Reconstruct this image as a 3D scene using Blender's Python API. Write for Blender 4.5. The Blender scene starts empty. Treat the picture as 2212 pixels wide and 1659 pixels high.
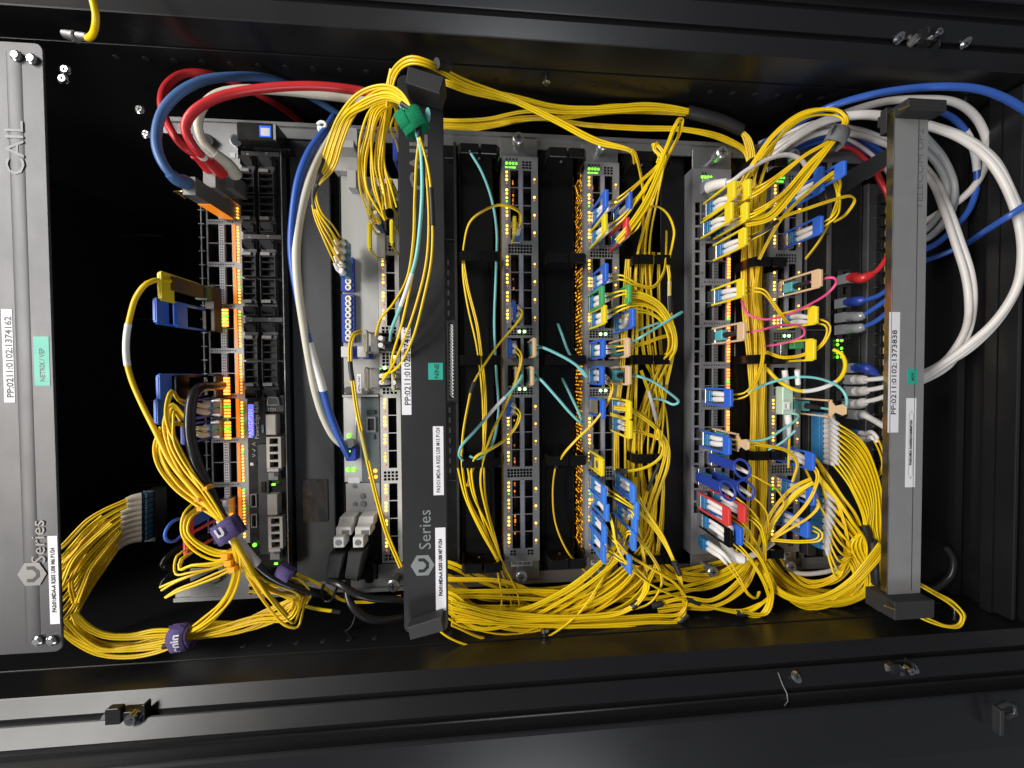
import bpy, bmesh, math, random
from mathutils import Vector
random.seed(7)
sc = bpy.context.scene

# ---------------------------------------------------------------- camera
# u: down the rack, v: across the rack, w: out of the rack (metres); rack stands upright along world Z
H0 = 1.5
def W(p): return Vector((p[0+1], -p[2], H0 - p[0]))
F = 850.0; PW, PH = 2212.0, 1659.0
CAM = Vector((0.0, 0.0, 0.431))
AX = Vector((0.0865, -0.0225, -1.0)).normalized()
ROLL = math.radians(0.36)
_up0 = Vector((0, 1, 0)); _r = AX.cross(_up0).normalized(); _u = _r.cross(AX).normalized()
CR = _r*math.cos(ROLL) - _u*math.sin(ROLL)
CU = _u*math.cos(ROLL) + _r*math.sin(ROLL)
def P(x, y, w=0.0):
    """point of the plane w (millimetres in front of the rail face) seen at photo position x, y"""
    w *= 0.001
    d = AX*F + CR*(x-PW/2) - CU*(y-PH/2)
    t = (w-CAM[2])/d[2]
    return CAM + d*t
def proj(p):
    d = Vector(p)-CAM
    z = d.dot(AX)
    return (PW/2 + F*d.dot(CR)/z, PH/2 - F*d.dot(CU)/z)
cd = bpy.data.cameras.new("camera"); cam = bpy.data.objects.new("camera", cd)
sc.collection.objects.link(cam); sc.camera = cam
cd.sensor_width = 36.0; cd.lens = 36.0*F/PW; cd.clip_start = 0.01; cd.clip_end = 20
from mathutils import Matrix
def Wd(d): return Vector((d[1], -d[2], -d[0]))
m = Matrix((Wd(CR), Wd(CU), -Wd(AX))).transposed().to_4x4(); m.translation = W(CAM)
cam.matrix_world = m

# ---------------------------------------------------------------- world, lamps, exposure
world = bpy.data.worlds.new("World"); sc.world = world; world.use_nodes = True
bg = world.node_tree.nodes['Background']; bg.inputs[0].default_value = (0.75, 0.8, 0.9, 1); bg.inputs[1].default_value = 0.15
sc.view_settings.view_transform = 'Standard'; sc.view_settings.look = 'None'
sc.view_settings.exposure = 0.12; sc.view_settings.gamma = 1.0
def area(name, uvw, target, sx, sy, power, col=(1, 1, 1)):
    l = bpy.data.lights.new(name, 'AREA'); l.shape = 'RECTANGLE'; l.size = sx; l.size_y = sy
    l.energy = power; l.color = col
    o = bpy.data.objects.new(name, l); sc.collection.objects.link(o)
    p = W(uvw); t = W(target); o.location = p
    o.rotation_euler = (t-p).to_track_quat('-Z', 'Y').to_euler()
    return o
area("aisle_ceiling_lamp", (-1.25, 0.50, 0.95), (0.0, 0, 0.0), 1.2, 0.35, 26, (1.0, 0.97, 0.93))
area("rear_fill_light", (-1.75, -0.25, 1.4), (0.25, 0.0, 0.0), 1.0, 0.4, 24, (1.0, 0.95, 0.88))  # added fill behind the camera, placed to keep its reflection out of view
area("far_fill_light", (0.2, -1.6, 1.2), (0.15, 0.0, 0.0), 0.5, 0.5, 10, (0.95, 0.97, 1.0))  # added side fill to lift the right end, no such lamp known

# ---------------------------------------------------------------- materials
MATS = {}
def mat(name, col, rough=0.45, metal=0.0, var=0.10, scale=60.0, bump=0.0, bscale=900.0, spec=0.5, trans=0.0, emit=None, es=0.0, coat=0.0):
    m = bpy.data.materials.new(name); m.use_nodes = True
    nt = m.node_tree; N = nt.nodes; L = nt.links; b = N['Principled BSDF']
    b.inputs['Base Color'].default_value = (*col, 1); b.inputs['Roughness'].default_value = rough
    b.inputs['Metallic'].default_value = metal
    b.inputs['Specular IOR Level'].default_value = spec
    b.inputs['Transmission Weight'].default_value = trans
    b.inputs['Coat Weight'].default_value = coat
    if emit:
        b.inputs['Emission Color'].default_value = (*emit, 1); b.inputs['Emission Strength'].default_value = es
    else:
        tc = N.new('ShaderNodeTexCoord'); nz = N.new('ShaderNodeTexNoise'); nz.inputs['Scale'].default_value = scale
        nz.inputs['Detail'].default_value = 4
        L.new(tc.outputs['Object'], nz.inputs['Vector'])
        mx = N.new('ShaderNodeMixRGB'); mx.blend_type = 'MIX'
        mx.inputs[1].default_value = tuple(c*(1-var) for c in col)+(1,)
        mx.inputs[2].default_value = tuple(min(1, c*(1+var)) for c in col)+(1,)
        L.new(nz.outputs['Fac'], mx.inputs[0]); L.new(mx.outputs[0], b.inputs['Base Color'])
        mr = N.new('ShaderNodeMapRange'); mr.inputs[3].default_value = max(0.03, rough-0.08); mr.inputs[4].default_value = min(1, rough+0.1)
        L.new(nz.outputs['Fac'], mr.inputs[0]); L.new(mr.outputs[0], b.inputs['Roughness'])
        if bump > 0:
            n2 = N.new('ShaderNodeTexNoise'); n2.inputs['Scale'].default_value = bscale; n2.inputs['Detail'].default_value = 3
            L.new(tc.outputs['Object'], n2.inputs['Vector'])
            bp = N.new('ShaderNodeBump'); bp.inputs['Strength'].default_value = bump; bp.inputs['Distance'].default_value = 0.0006
            L.new(n2.outputs['Fac'], bp.inputs['Height']); L.new(bp.outputs[0], b.inputs['Normal'])
    MATS[name] = m; return m
mat('cab_black', (0.009, 0.009, 0.010), 0.30, bump=0.05, bscale=1500, var=0.05, scale=8)
mat('cab_inner', (0.007, 0.007, 0.008), 0.35, bump=0.1, bscale=1500, spec=0.3)
mat('void', (0.006, 0.006, 0.006), 0.7)
mat('bar_black', (0.014, 0.014, 0.0155), 0.42, bump=0.2, bscale=1800)
mat('bar_emboss', (0.165, 0.165, 0.163), 0.42, 0.3)
mat('bar_gray', (0.28, 0.28, 0.278), 0.42, 0.3, bump=0.15, bscale=1500)
mat('steel_light', (0.072, 0.072, 0.076), 0.40, 0.3)
mat('boot_mid', (0.52, 0.50, 0.48), 0.45)
mat('blue_light', (0.05, 0.21, 0.74), 0.36)  # lighter copy of blue_tab, makes up in colour for shade on the tabs
mat('bar_steel', (0.052, 0.052, 0.056), 0.42, 0.3, bump=0.1, bscale=1200)
mat('zinc', (0.30, 0.305, 0.305), 0.42, 0.75, var=0.15, scale=25)
mat('chrome', (0.5, 0.5, 0.5), 0.2, 1.0)
mat('steel', (0.5, 0.5, 0.5), 0.3, 0.9)
mat('cage', (0.035, 0.032, 0.03), 0.4, 0.4)
mat('card', (0.30, 0.305, 0.30), 0.42, 0.35, var=0.08, scale=30)
mat('card_light', (0.55, 0.54, 0.52), 0.5, 0.05, var=0.05)
mat('adva', (0.37, 0.37, 0.355), 0.5, 0.1, var=0.06, scale=20)
mat('sw_gray', (0.30, 0.30, 0.32), 0.45, 0.4)
mat('port', (0.030, 0.014, 0.009), 0.35, spec=0.5)
mat('port_glow', (0.3, 0.1, 0.02), emit=(1.0, 0.30, 0.03), es=0.7)
mat('port_warm', (0.10, 0.025, 0.008), 0.3, 0.3)
mat('strip', (0.30, 0.30, 0.38), 0.45)
mat('plastic_black', (0.006, 0.006, 0.006), 0.17, bump=0.05, bscale=900, spec=0.18)
mat('rubber', (0.02, 0.02, 0.021), 0.6, bump=0.5, bscale=900)
mat('server_black', (0.009, 0.009, 0.009), 0.27, spec=0.35)
mat('server_gray', (0.16, 0.155, 0.15), 0.4, 0.3)
mat('server_dark', (0.024, 0.024, 0.025), 0.35)
mat('server_beige', (0.33, 0.31, 0.28), 0.4, 0.4)
mat('blank', (0.040, 0.042, 0.045), 0.4, 0.2, bump=0.15, bscale=1500)
mat('yellow', (0.90, 0.655, 0.006), 0.34, var=0.06, scale=120)
mat('yellow_tab', (0.85, 0.66, 0.02), 0.35, var=0.04)
mat('orange_tie', (0.85, 0.36, 0.01), 0.4)
mat('aqua', (0.20, 0.56, 0.55), 0.4, var=0.05)
mat('pink', (0.80, 0.09, 0.25), 0.4, var=0.05)
mat('red', (0.55, 0.025, 0.03), 0.35, var=0.06)
mat('red_tab', (0.68, 0.05, 0.05), 0.4, var=0.05)
mat('blue_cable', (0.03, 0.10, 0.42), 0.35, var=0.06)
mat('blue_tab', (0.03, 0.13, 0.62), 0.38, var=0.05)
mat('blue_dark', (0.02, 0.05, 0.32), 0.4, var=0.05)
mat('lc_blue', (0.03, 0.17, 0.38), 0.3, var=0.05)
mat('lc_aqua', (0.10, 0.42, 0.46), 0.35)
mat('green_tab', (0.06, 0.38, 0.12), 0.4)
mat('green_clear', (0.45, 0.62, 0.50), 0.25)
mat('beige_tab', (0.66, 0.46, 0.27), 0.4, var=0.05)
mat('cream_tab', (0.62, 0.56, 0.44), 0.4, var=0.05)
mat('boot', (0.74, 0.71, 0.69), 0.45, var=0.05)
mat('white_cable', (0.68, 0.65, 0.62), 0.38, var=0.04)
mat('white', (0.78, 0.78, 0.76), 0.45, var=0.03)
mat('white_warm', (0.60, 0.57, 0.47), 0.4, var=0.04)
mat('gray_cable', (0.34, 0.35, 0.35), 0.4)
mat('clear', (0.45, 0.47, 0.50), 0.15, trans=0.45)
mat('paper', (0.74, 0.73, 0.76), 0.55, var=0.03, scale=15)
mat('ink', (0.02, 0.02, 0.025), 0.5)
mat('ink_gray', (0.20, 0.22, 0.22), 0.45)
mat('ink_white', (0.6, 0.6, 0.6), 0.5)
mat('green_label', (0.02, 0.36, 0.26), 0.45, var=0.04)
mat('velcro_green', (0.012, 0.20, 0.09), 0.95, bump=1.0, bscale=1400, spec=0.1, var=0.25, scale=400)
mat('velcro_purple', (0.105, 0.08, 0.20), 0.95, bump=1.0, bscale=1400, spec=0.1, var=0.25, scale=400)
mat('velcro_gray', (0.16, 0.16, 0.165), 0.95, bump=1.0, bscale=1400, spec=0.1, var=0.25, scale=400)
mat('sleeve', (0.018, 0.018, 0.020), 0.5)
mat('black_cable', (0.016, 0.016, 0.018), 0.28)
mat('gold', (0.75, 0.55, 0.18), 0.25, 1.0)
mat('led_amber', (0.9, 0.5, 0.1), emit=(1.0, 0.50, 0.05), es=3.2)
mat('led_orange', (0.9, 0.35, 0.05), emit=(1.0, 0.27, 0.02), es=2.6)
mat('led_dim', (0.6, 0.2, 0.05), emit=(1.0, 0.25, 0.04), es=0.55)
mat('led_green', (0.2, 0.9, 0.1), emit=(0.16, 1.0, 0.02), es=2.6)
mat('led_mint', (0.4, 0.9, 0.3), emit=(0.45, 1.0, 0.35), es=4.0)
mat('led_blue', (0.1, 0.4, 1.0), emit=(0.1, 0.35, 1.0), es=6.0)
mat('led_strip', (0.9, 0.4, 0.05), emit=(1.0, 0.40, 0.04), es=2.6)
mat('glow_orange', (0.9, 0.3, 0.02), 0.3, emit=(1.0, 0.23, 0.01), es=0.5)
mat('lcd', (0.1, 0.1, 0.6), emit=(0.16, 0.17, 0.95), es=1.1)
mat('gloss_window', (0.03, 0.03, 0.03), 0.05, spec=0.8, coat=1.0)
mat('side_glow_orange', (0.7, 0.25, 0.02), 0.3, emit=(1.0, 0.25, 0.01), es=0.5)  # lamp glow painted onto a metal side, not a lens

mat('gray_dark', (0.07, 0.07, 0.07), 0.5)
mat('yellow_dull_tab', (0.50, 0.42, 0.08), 0.4)
mat('blue_dusty', (0.06, 0.14, 0.33), 0.4)
mat('brown_dark', (0.06, 0.035, 0.02), 0.4)
mat('green_dark', (0.06, 0.10, 0.04), 0.4)
mat('steel_warm', (0.45, 0.3, 0.15), 0.3, 0.9)
mat('boot_dim', (0.5, 0.44, 0.34), 0.5)  # darker copy of boot, shade of the deep bay put into its colour
mat('jack_dark', (0.05, 0.05, 0.052), 0.4, 0.3)
mat('vent_faint_glow', (0.05, 0.03, 0.01), 0.35, 0.2, emit=(1.0, 0.42, 0.02), es=0.05)  # faint emission painted in for lamp glow in the flank vent
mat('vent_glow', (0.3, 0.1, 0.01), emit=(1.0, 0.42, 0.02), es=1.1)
mat('ink_lcd', (0.4, 0.4, 0.9), emit=(0.5, 0.5, 1.0), es=0.9)
mat('badge', (0.12, 0.2, 0.32), 0.3)
mat('badge_blue', (0.02, 0.12, 0.7), 0.3, emit=(0.05, 0.2, 1.0), es=0.35)
mat('teal_gray', (0.12, 0.15, 0.15), 0.4)
mat('yellow_dull', (0.45, 0.38, 0.08), 0.5)
mat('led_strip_red', (0.9, 0.3, 0.05), emit=(1.0, 0.20, 0.02), es=4.0)
mat('lc_blue_dim', (0.01, 0.05, 0.10), 0.4)  # darker copy of lc_blue with shade put into the colour

# every yellow jacket has its own shade; lamps and painted glow differ in brightness
nt = MATS['yellow'].node_tree; b_ = nt.nodes['Principled BSDF']; lk = b_.inputs['Base Color'].links[0]; src = lk.from_socket
oi = nt.nodes.new('ShaderNodeObjectInfo'); mr_ = nt.nodes.new('ShaderNodeMapRange'); mr_.inputs[3].default_value = 0.0; mr_.inputs[4].default_value = 0.75
mx_ = nt.nodes.new('ShaderNodeMixRGB'); mx_.inputs[2].default_value = (0.74, 0.45, 0.008, 1)
nt.links.new(oi.outputs['Random'], mr_.inputs[0]); nt.links.new(mr_.outputs[0], mx_.inputs[0]); nt.links.new(src, mx_.inputs[1]); nt.links.new(mx_.outputs[0], b_.inputs['Base Color'])
for nm_, lo_, hi_ in (('led_amber', 0.9, 6.0), ('led_strip', 1.4, 4.2), ('led_strip_red', 2.0, 6.0), ('led_green', 0.9, 4.5), ('vent_glow', 0.1, 2.0), ('port_glow', 0.1, 1.6)):
    nt = MATS[nm_].node_tree; tc_ = nt.nodes.new('ShaderNodeTexCoord'); nz_ = nt.nodes.new('ShaderNodeTexNoise'); nz_.inputs['Scale'].default_value = 170
    nz_.inputs['Detail'].default_value = 1
    mr_ = nt.nodes.new('ShaderNodeMapRange'); mr_.inputs[1].default_value = 0.35; mr_.inputs[2].default_value = 0.68; mr_.inputs[3].default_value = lo_; mr_.inputs[4].default_value = hi_
    nt.links.new(tc_.outputs['Object'], nz_.inputs['Vector']); nt.links.new(nz_.outputs['Fac'], mr_.inputs[0]); nt.links.new(mr_.outputs[0], nt.nodes['Principled BSDF'].inputs['Emission Strength'])
# scuffs on the bars: fine smeared variation of gloss
for nm_ in ('bar_steel', 'bar_gray', 'bar_black', 'card', 'zinc', 'blank'):
    nt = MATS[nm_].node_tree; p_ = nt.nodes['Principled BSDF']; tc_ = nt.nodes.new('ShaderNodeTexCoord'); mp_ = nt.nodes.new('ShaderNodeMapping')
    mp_.inputs['Scale'].default_value = (9, 14, 14); nz_ = nt.nodes.new('ShaderNodeTexNoise'); nz_.inputs['Scale'].default_value = 2.0; nz_.inputs['Detail'].default_value = 8; nz_.inputs['Roughness'].default_value = 0.7
    base_ = p_.inputs['Roughness'].default_value; mr_ = nt.nodes.new('ShaderNodeMapRange'); mr_.inputs[1].default_value = 0.3; mr_.inputs[2].default_value = 0.7
    mr_.inputs[3].default_value = base_-0.02; mr_.inputs[4].default_value = base_+0.05
    nt.links.new(tc_.outputs['Object'], mp_.inputs[0]); nt.links.new(mp_.outputs[0], nz_.inputs['Vector']); nt.links.new(nz_.outputs['Fac'], mr_.inputs[0])
    nt.links.new(mr_.outputs[0], p_.inputs['Roughness'])

# ---------------------------------------------------------------- mesh builder (coordinates u, v, w in metres)
class MB:
    def __init__(s): s.v = []; s.f = []; s.sm = []
    def add(s, vs, fs, smooth=False):
        o = len(s.v); s.v += [tuple(p) for p in vs]
        for f in fs: s.f.append([i+o for i in f]); s.sm.append(smooth)
        return s
    def box(s, u0, u1, v0, v1, w0, w1):
        vs = [(a, b, c) for a in (u0, u1) for b in (v0, v1) for c in (w0, w1)]
        return s.add(vs, [(0, 1, 3, 2), (4, 6, 7, 5), (0, 4, 5, 1), (2, 3, 7, 6), (0, 2, 6, 4), (1, 5, 7, 3)])
    def prism(s, poly, a0, a1, axis='w', ch=0.0, smooth=False):
        """polygon in the two other axes (order u,v,w without axis), extruded, top and bottom edges chamfered by ch"""
        n = len(poly); cx = sum(p[0] for p in poly)/n; cy = sum(p[1] for p in poly)/n
        def ins(d):
            out = []
            for i in range(n):
                p0, p1, p2 = poly[i-1], poly[i], poly[(i+1) % n]
                e1 = Vector((p1[0]-p0[0], p1[1]-p0[1])); e2 = Vector((p2[0]-p1[0], p2[1]-p1[1]))
                if e1.length < 1e-9 or e2.length < 1e-9: out.append(p1); continue
                e1.normalize(); e2.normalize()
                n1 = Vector((-e1.y, e1.x)); n2 = Vector((-e2.y, e2.x)); b = n1+n2
                if b.length < 1e-6: out.append(p1); continue
                b.normalize(); k = d/max(0.35, b.dot(n1))
                out.append((p1[0]+b.x*k, p1[1]+b.y*k))
            return out
        A = sum(poly[i-1][0]*poly[i][1]-poly[i][0]*poly[i-1][1] for i in range(n))
        if A < 0: poly = poly[::-1]
        if ch > 0:
            q = ins(ch); rings = [(q, a0), (poly, a0+ch*(1 if a1 > a0 else -1)), (poly, a1-ch*(1 if a1 > a0 else -1)), (q, a1)]
        else: rings = [(poly, a0), (poly, a1)]
        vs = []
        for q, a in rings:
            for x, y in q:
                vs.append({'w': (x, y, a), 'u': (a, x, y), 'v': (x, a, y)}[axis])
        fs = []
        for k in range(len(rings)-1):
            for i in range(n):
                j = (i+1) % n; fs.append((k*n+i, k*n+j, (k+1)*n+j, (k+1)*n+i))
        s.add(vs, fs, smooth)
        e = (len(rings)-1)*n
        return s.add([vs[i] for i in range(n)]+[vs[e+i] for i in range(n)], [tuple(range(n))[::-1], tuple(range(n, 2*n))])
    def rbox(s, u0, u1, v0, v1, w0, w1, r=0.001, axis='w', ch=0.0003, seg=3):
        if axis == 'w': a0, a1, b0, b1, c0, c1 = u0, u1, v0, v1, w0, w1
        elif axis == 'u': a0, a1, b0, b1, c0, c1 = v0, v1, w0, w1, u0, u1
        else: a0, a1, b0, b1, c0, c1 = u0, u1, w0, w1, v0, v1
        if a0 > a1: a0, a1 = a1, a0
        if b0 > b1: b0, b1 = b1, b0
        if c0 > c1: c0, c1 = c1, c0
        r = min(r, (a1-a0)*0.49, (b1-b0)*0.49); ch = min(ch, (c1-c0)*0.3, r*0.8 if r > 0 else 1)
        return s.prism(rrect(a0, a1, b0, b1, r, seg), c0, c1, axis, ch)
    def cyl(s, p0, p1, r0, r1=None, n=12, smooth=True):
        return s.tube([p0, p1], [r0, r0 if r1 is None else r1], n, smooth)
    def tube(s, pts, r, n=8, smooth=True, off=0.0, caps=True, offv=None):
        pts = [Vector(p) for p in pts]; m_ = len(pts)
        if not hasattr(r, '__len__'): r = [r]*m_
        T = []
        for i in range(m_):
            d = pts[min(i+1, m_-1)]-pts[max(i-1, 0)]
            T.append(d.normalized() if d.length > 1e-9 else (T[-1] if T else Vector((0, 0, 1))))
        ref = Vector(offv) if offv else Vector((0, 0, 1))
        nn = ref.cross(T[0])
        if nn.length < 0.1: nn = Vector((0, 1, 0)) - T[0]*T[0].dot(Vector((0, 1, 0)))
        nn.normalize(); vs = []
        offs = off if hasattr(off, '__len__') else [off]*m_
        for i in range(m_):
            nn = nn - T[i]*nn.dot(T[i]); nn.normalize() if nn.length > 1e-9 else None
            b = T[i].cross(nn); c = pts[i]+nn*offs[i]
            for k in range(n):
                a = 2*math.pi*k/n; vs.append(c+nn*(r[i]*math.cos(a))+b*(r[i]*math.sin(a)))
        fs = []
        for i in range(m_-1):
            for k in range(n):
                j = (k+1) % n; fs.append((i*n+k, i*n+j, (i+1)*n+j, (i+1)*n+k))
        s.add(vs, fs, smooth)
        if caps: s.add(vs[:n]+vs[-n:], [tuple(range(n))[::-1], tuple(range(n, 2*n))])
        return s
    def plate(s, u0, u1, v0, v1, wf, th, holes, depth=None, cage=None):
        """flat plate with real rectangular openings; holes = (u0,u1,v0,v1)"""
        depth = depth or th
        hs = [(max(u0, min(h[0], h[1])), min(u1, max(h[0], h[1])), max(v0, min(h[2], h[3])), min(v1, max(h[2], h[3]))) for h in holes]
        U = sorted({round(x, 6) for h in hs for x in h[:2]} | {round(u0, 6), round(u1, 6)})
        V = sorted({round(x, 6) for h in hs for x in h[2:]} | {round(v0, 6), round(v1, 6)})
        vs = {}; VL = []
        def vi(a, b, c):
            k = (a, b, c)
            if k not in vs: vs[k] = len(VL); VL.append(k)
            return vs[k]
        fs = []
        for j in range(len(V)-1):
            vm = (V[j]+V[j+1])/2; row = [h for h in hs if h[2] <= vm <= h[3]]
            st = None
            for i in range(len(U)-1):
                um = (U[i]+U[i+1])/2; inh = any(h[0] <= um <= h[1] for h in row)
                if not inh and st is None: st = U[i]
                if st is not None and (inh or i == len(U)-2):
                    e = U[i] if inh else U[i+1]
                    if e > st: fs.append([(st, V[j]), (e, V[j]), (e, V[j+1]), (st, V[j+1])])
                    st = None
        for q in fs: s.add([(a, b, wf) for a, b in q], [(0, 1, 2, 3)])
        for h in hs:
            a, b, c, d = h; t = wf-depth
            if cage is not None:
                rim = 0.0010
                s.add([(a, c, wf), (b, c, wf), (b, d, wf), (a, d, wf), (a, c, wf-rim), (b, c, wf-rim), (b, d, wf-rim), (a, d, wf-rim)],
                      [(0, 1, 5, 4), (1, 2, 6, 5), (2, 3, 7, 6), (3, 0, 4, 7)])
                cage.add([(a, c, wf-rim), (b, c, wf-rim), (b, d, wf-rim), (a, d, wf-rim), (a, c, t), (b, c, t), (b, d, t), (a, d, t)],
                         [(0, 1, 5, 4), (1, 2, 6, 5), (2, 3, 7, 6), (3, 0, 4, 7)])
                continue
            s.add([(a, c, wf), (b, c, wf), (b, d, wf), (a, d, wf), (a, c, t), (b, c, t), (b, d, t), (a, d, t)],
                  [(0, 1, 5, 4), (1, 2, 6, 5), (2, 3, 7, 6), (3, 0, 4, 7)])
        t = wf-th
        s.add([(u0, v0, wf), (u1, v0, wf), (u1, v1, wf), (u0, v1, wf), (u0, v0, t), (u1, v0, t), (u1, v1, t), (u0, v1, t)],
              [(0, 1, 5, 4), (1, 2, 6, 5), (2, 3, 7, 6), (3, 0, 4, 7)])
        return s
    def disc(s, u, v, w, r, h=0.0004, n=8): return s.cyl((u, v, w), (u, v, w+h), r, r*0.9, n)
    def build(s, name, m, parent=None, origin=None, label=None):
        if origin is None:
            origin = ROOTO[parent.name] if parent is not None else (tuple(s.v[0]) if s.v else (0, 0, 0))
        me = bpy.data.meshes.new(name)
        me.from_pydata([Wd((p[0]-origin[0], p[1]-origin[1], p[2]-origin[2])) for p in s.v], [], s.f)
        me.polygons.foreach_set('use_smooth', s.sm)
        bm = bmesh.new(); bm.from_mesh(me); bmesh.ops.recalc_face_normals(bm, faces=bm.faces); bm.to_mesh(me); bm.free()
        me.materials.append(MATS[m])
        o = bpy.data.objects.new(name, me); sc.collection.objects.link(o)
        ROOTO[o.name] = origin
        if parent is not None: o.parent = parent
        else: o.location = W(origin)
        if label: o['label'] = label
        return o
ROOTO = {}
def rrect(a0, a1, b0, b1, r, seg=3):
    if r <= 0: return [(a0, b0), (a1, b0), (a1, b1), (a0, b1)]
    out = []
    for cx, cy, s0 in ((a1-r, b1-r, 0), (a0+r, b1-r, 90), (a0+r, b0+r, 180), (a1-r, b0+r, 270)):
        for k in range(seg+1):
            t = math.radians(s0+90*k/seg); out.append((cx+r*math.cos(t), cy+r*math.sin(t)))
    return out
def thing(name, label, cat, origin, group=None):
    o = bpy.data.objects.new(name, None); sc.collection.objects.link(o); o.empty_display_size = 0.01
    o.location = W(origin); ROOTO[o.name] = tuple(origin)
    return tag(o, label, cat, group)
def tag(o, label, cat, group=None):
    o['label'] = label; o['category'] = cat
    if group: o['group'] = group
    return o
def dup(root, origin, label, group=None):
    r = root.copy(); sc.collection.objects.link(r); r.location = W(origin); r['label'] = label
    if group: r['group'] = group
    ROOTO[r.name] = tuple(origin)
    for ch in list(root.children):
        c = ch.copy(); sc.collection.objects.link(c); c.parent = r; ROOTO[c.name] = tuple(origin)
        for g in list(ch.children):
            d = g.copy(); sc.collection.objects.link(d); d.parent = c
    return r
def text(name, s, center, size, m, parent, wd=1.0, align='CENTER', flip=False, bold=0.0, label=None):
    """lettering that reads across the rack (+v), upright towards the rack's top"""
    cu = bpy.data.curves.new('lettering_curve', 'FONT'); cu.body = s; cu.size = size; cu.align_x = align; cu.align_y = 'CENTER'
    cu.extrude = 0.00005; cu.offset = bold; cu.resolution_u = 2
    t = bpy.data.objects.new('tmp_lettering', cu); sc.collection.objects.link(t)
    dg = bpy.context.evaluated_depsgraph_get(); me = bpy.data.meshes.new_from_object(t.evaluated_get(dg))
    bpy.data.objects.remove(t)
    o_ = ROOTO[parent.name]; k = -1 if flip else 1
    for vt in me.vertices:
        x, y, z = vt.co
        vt.co = Wd((center[0]-k*y-o_[0], center[1]+k*x*wd-o_[1], center[2]+z-o_[2]))
    me.materials.clear(); me.materials.append(MATS[m])
    o = bpy.data.objects.new(name, me); sc.collection.objects.link(o); o.parent = parent; ROOTO[o.name] = o_
    if label: o['label'] = label
    return o
def cr(pts, step=0.0035):
    """smooth curve through 3D points"""
    pts = [Vector(p) for p in pts]
    if len(pts) == 2: return [pts[0].lerp(pts[1], k/8) for k in range(9)]
    q = [pts[0]*2-pts[1]]+pts+[pts[-1]*2-pts[-2]]; out = []
    for i in range(1, len(q)-2):
        p0, p1, p2, p3 = q[i-1:i+3]
        d1 = max((p1-p0).length, 1e-5)**0.5; d2 = max((p2-p1).length, 1e-5)**0.5; d3 = max((p3-p2).length, 1e-5)**0.5
        m1 = (p1-p0)/d1-(p2-p0)/(d1+d2)+(p2-p1)/d2; m2 = (p2-p1)/d2-(p3-p1)/(d2+d3)+(p3-p2)/d3
        m1 *= d2; m2 *= d2
        n = max(2, int((p2-p1).length/step))
        for k in range(n):
            t = k/n; t2 = t*t; t3 = t2*t
            out.append(p1*(2*t3-3*t2+1)+m1*(t3-2*t2+t)+p2*(-2*t3+3*t2)+m2*(t3-t2))
    out.append(pts[-1]); return out
def path(px):
    px = list(px); l = px[-1]
    if 955 < l[0] < 990 and (l[1] > 1200 or l[1] < 300): px.append((922, min(l[1]-6, 1335), min(l[2], 70)-6))
    f = px[0]
    if 955 < f[0] < 990 and (f[1] > 1200 or f[1] < 300): px.insert(0, (922, min(f[1]-6, 1335), min(f[2], 70)-6))
    return cr([P(*p) for p in px])

def U(x, w=0, y=800): return P(x, y, w)[0]
def V(y, x=1100, w=0): return P(x, y, w)[1]
mm = 0.001

# ================================================================= cabinet
VB, VT = -0.263, 0.296
UL, UR = -0.62, 0.575
cab = thing('server_cabinet', 'open black steel server cabinet housing all the network equipment', 'cabinet', (UR, 0.015, -0.4))
def side_profile(sgn, vw):
    q = [(-0.45, 0), (0.0455, 0), (0.046, 1.6), (0.0475, 1.6), (0.048, 0), (0.079, 0), (0.0797, 0.8), (0.0888, 9.8), (0.0885, 14.5), (0.0910, 14.5),
         (0.0920, 12.6), (0.0926, 12.2), (0.0935, 12.8), (0.1030, 22.6), (0.1025, 26.5), (0.1050, 26.5), (0.1056, 25.2), (0.1062, 25.4), (0.1055, 34.5), (0.1100, 34.5),
         (0.1120, 33.0), (0.1132, 33.6), (0.1140, 36), (0.119, 80), (0.121, 420), (0.10, 424), (-0.45, 424)]
    return [(vw+sgn*o*mm, w) for w, o in q]
for sgn, vw, tone in ((-1, VB, 'lower'), (1, VT, 'upper')):
    MB().prism(side_profile(sgn, vw), UL, UR, 'u').build('side_panel', 'cab_black', cab)
MB().box(UL-0.01, UR+0.01, VB-0.01, VT+0.01, -0.456, -0.449).build('back_panel', 'cab_inner', cab)
# bottom plate of the cabinet at the right end of the picture, with a bright folded lip
MB().box(UR-0.004, UR, VB, VT, -0.45, 0.079).build('floor_panel', 'cab_inner', cab)
lip_u = U(2195, 70)
MB().rbox(lip_u, lip_u+0.004, VB+0.003, VT-0.003, 0.055, 0.0715, r=0.001, axis='v').box(lip_u-0.001, UR, VB+0.001, VT-0.001, 0.045, 0.055).build('threshold', 'cab_black', cab)
dv = U(2078, 20)
MB().box(dv, dv+0.004, VB+0.001, VT-0.001, -0.44, 0.020).box(dv, lip_u, VB+0.0015, VT-0.0015, 0.014, 0.020).build('kick_plate', 'cab_black', cab)
MB().box(UL-0.004, UL, VB, VT, -0.45, 0.13).build('roof_panel', 'cab_inner', cab)
MB().rbox(UR+0.001, 1.0, -0.70, 0.73, -0.45, 0.118, r=0.002, ch=0.002).build('base_plinth', 'cab_black', cab)
MB().rbox(-1.0, UL-0.005, -0.70, 0.73, -0.45, 0.118, r=0.002, ch=0.002).build('top_cover', 'cab_black', cab)
# hole rows on both side panels (real dimples would vanish at this size: short dark blind bushes)
for k in range(40):
    u = -0.33+k*0.025
    for vw, s in ((VB, 1), (VT, -1)):
        if k % 7 != 3 or s < 0: MB().cyl((u, vw+s*0.0002, 0.031), (u, vw+s*0.0006, 0.031), 0.0029, 0.0025, 10).build('fixing_hole', 'void', cab)
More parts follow.
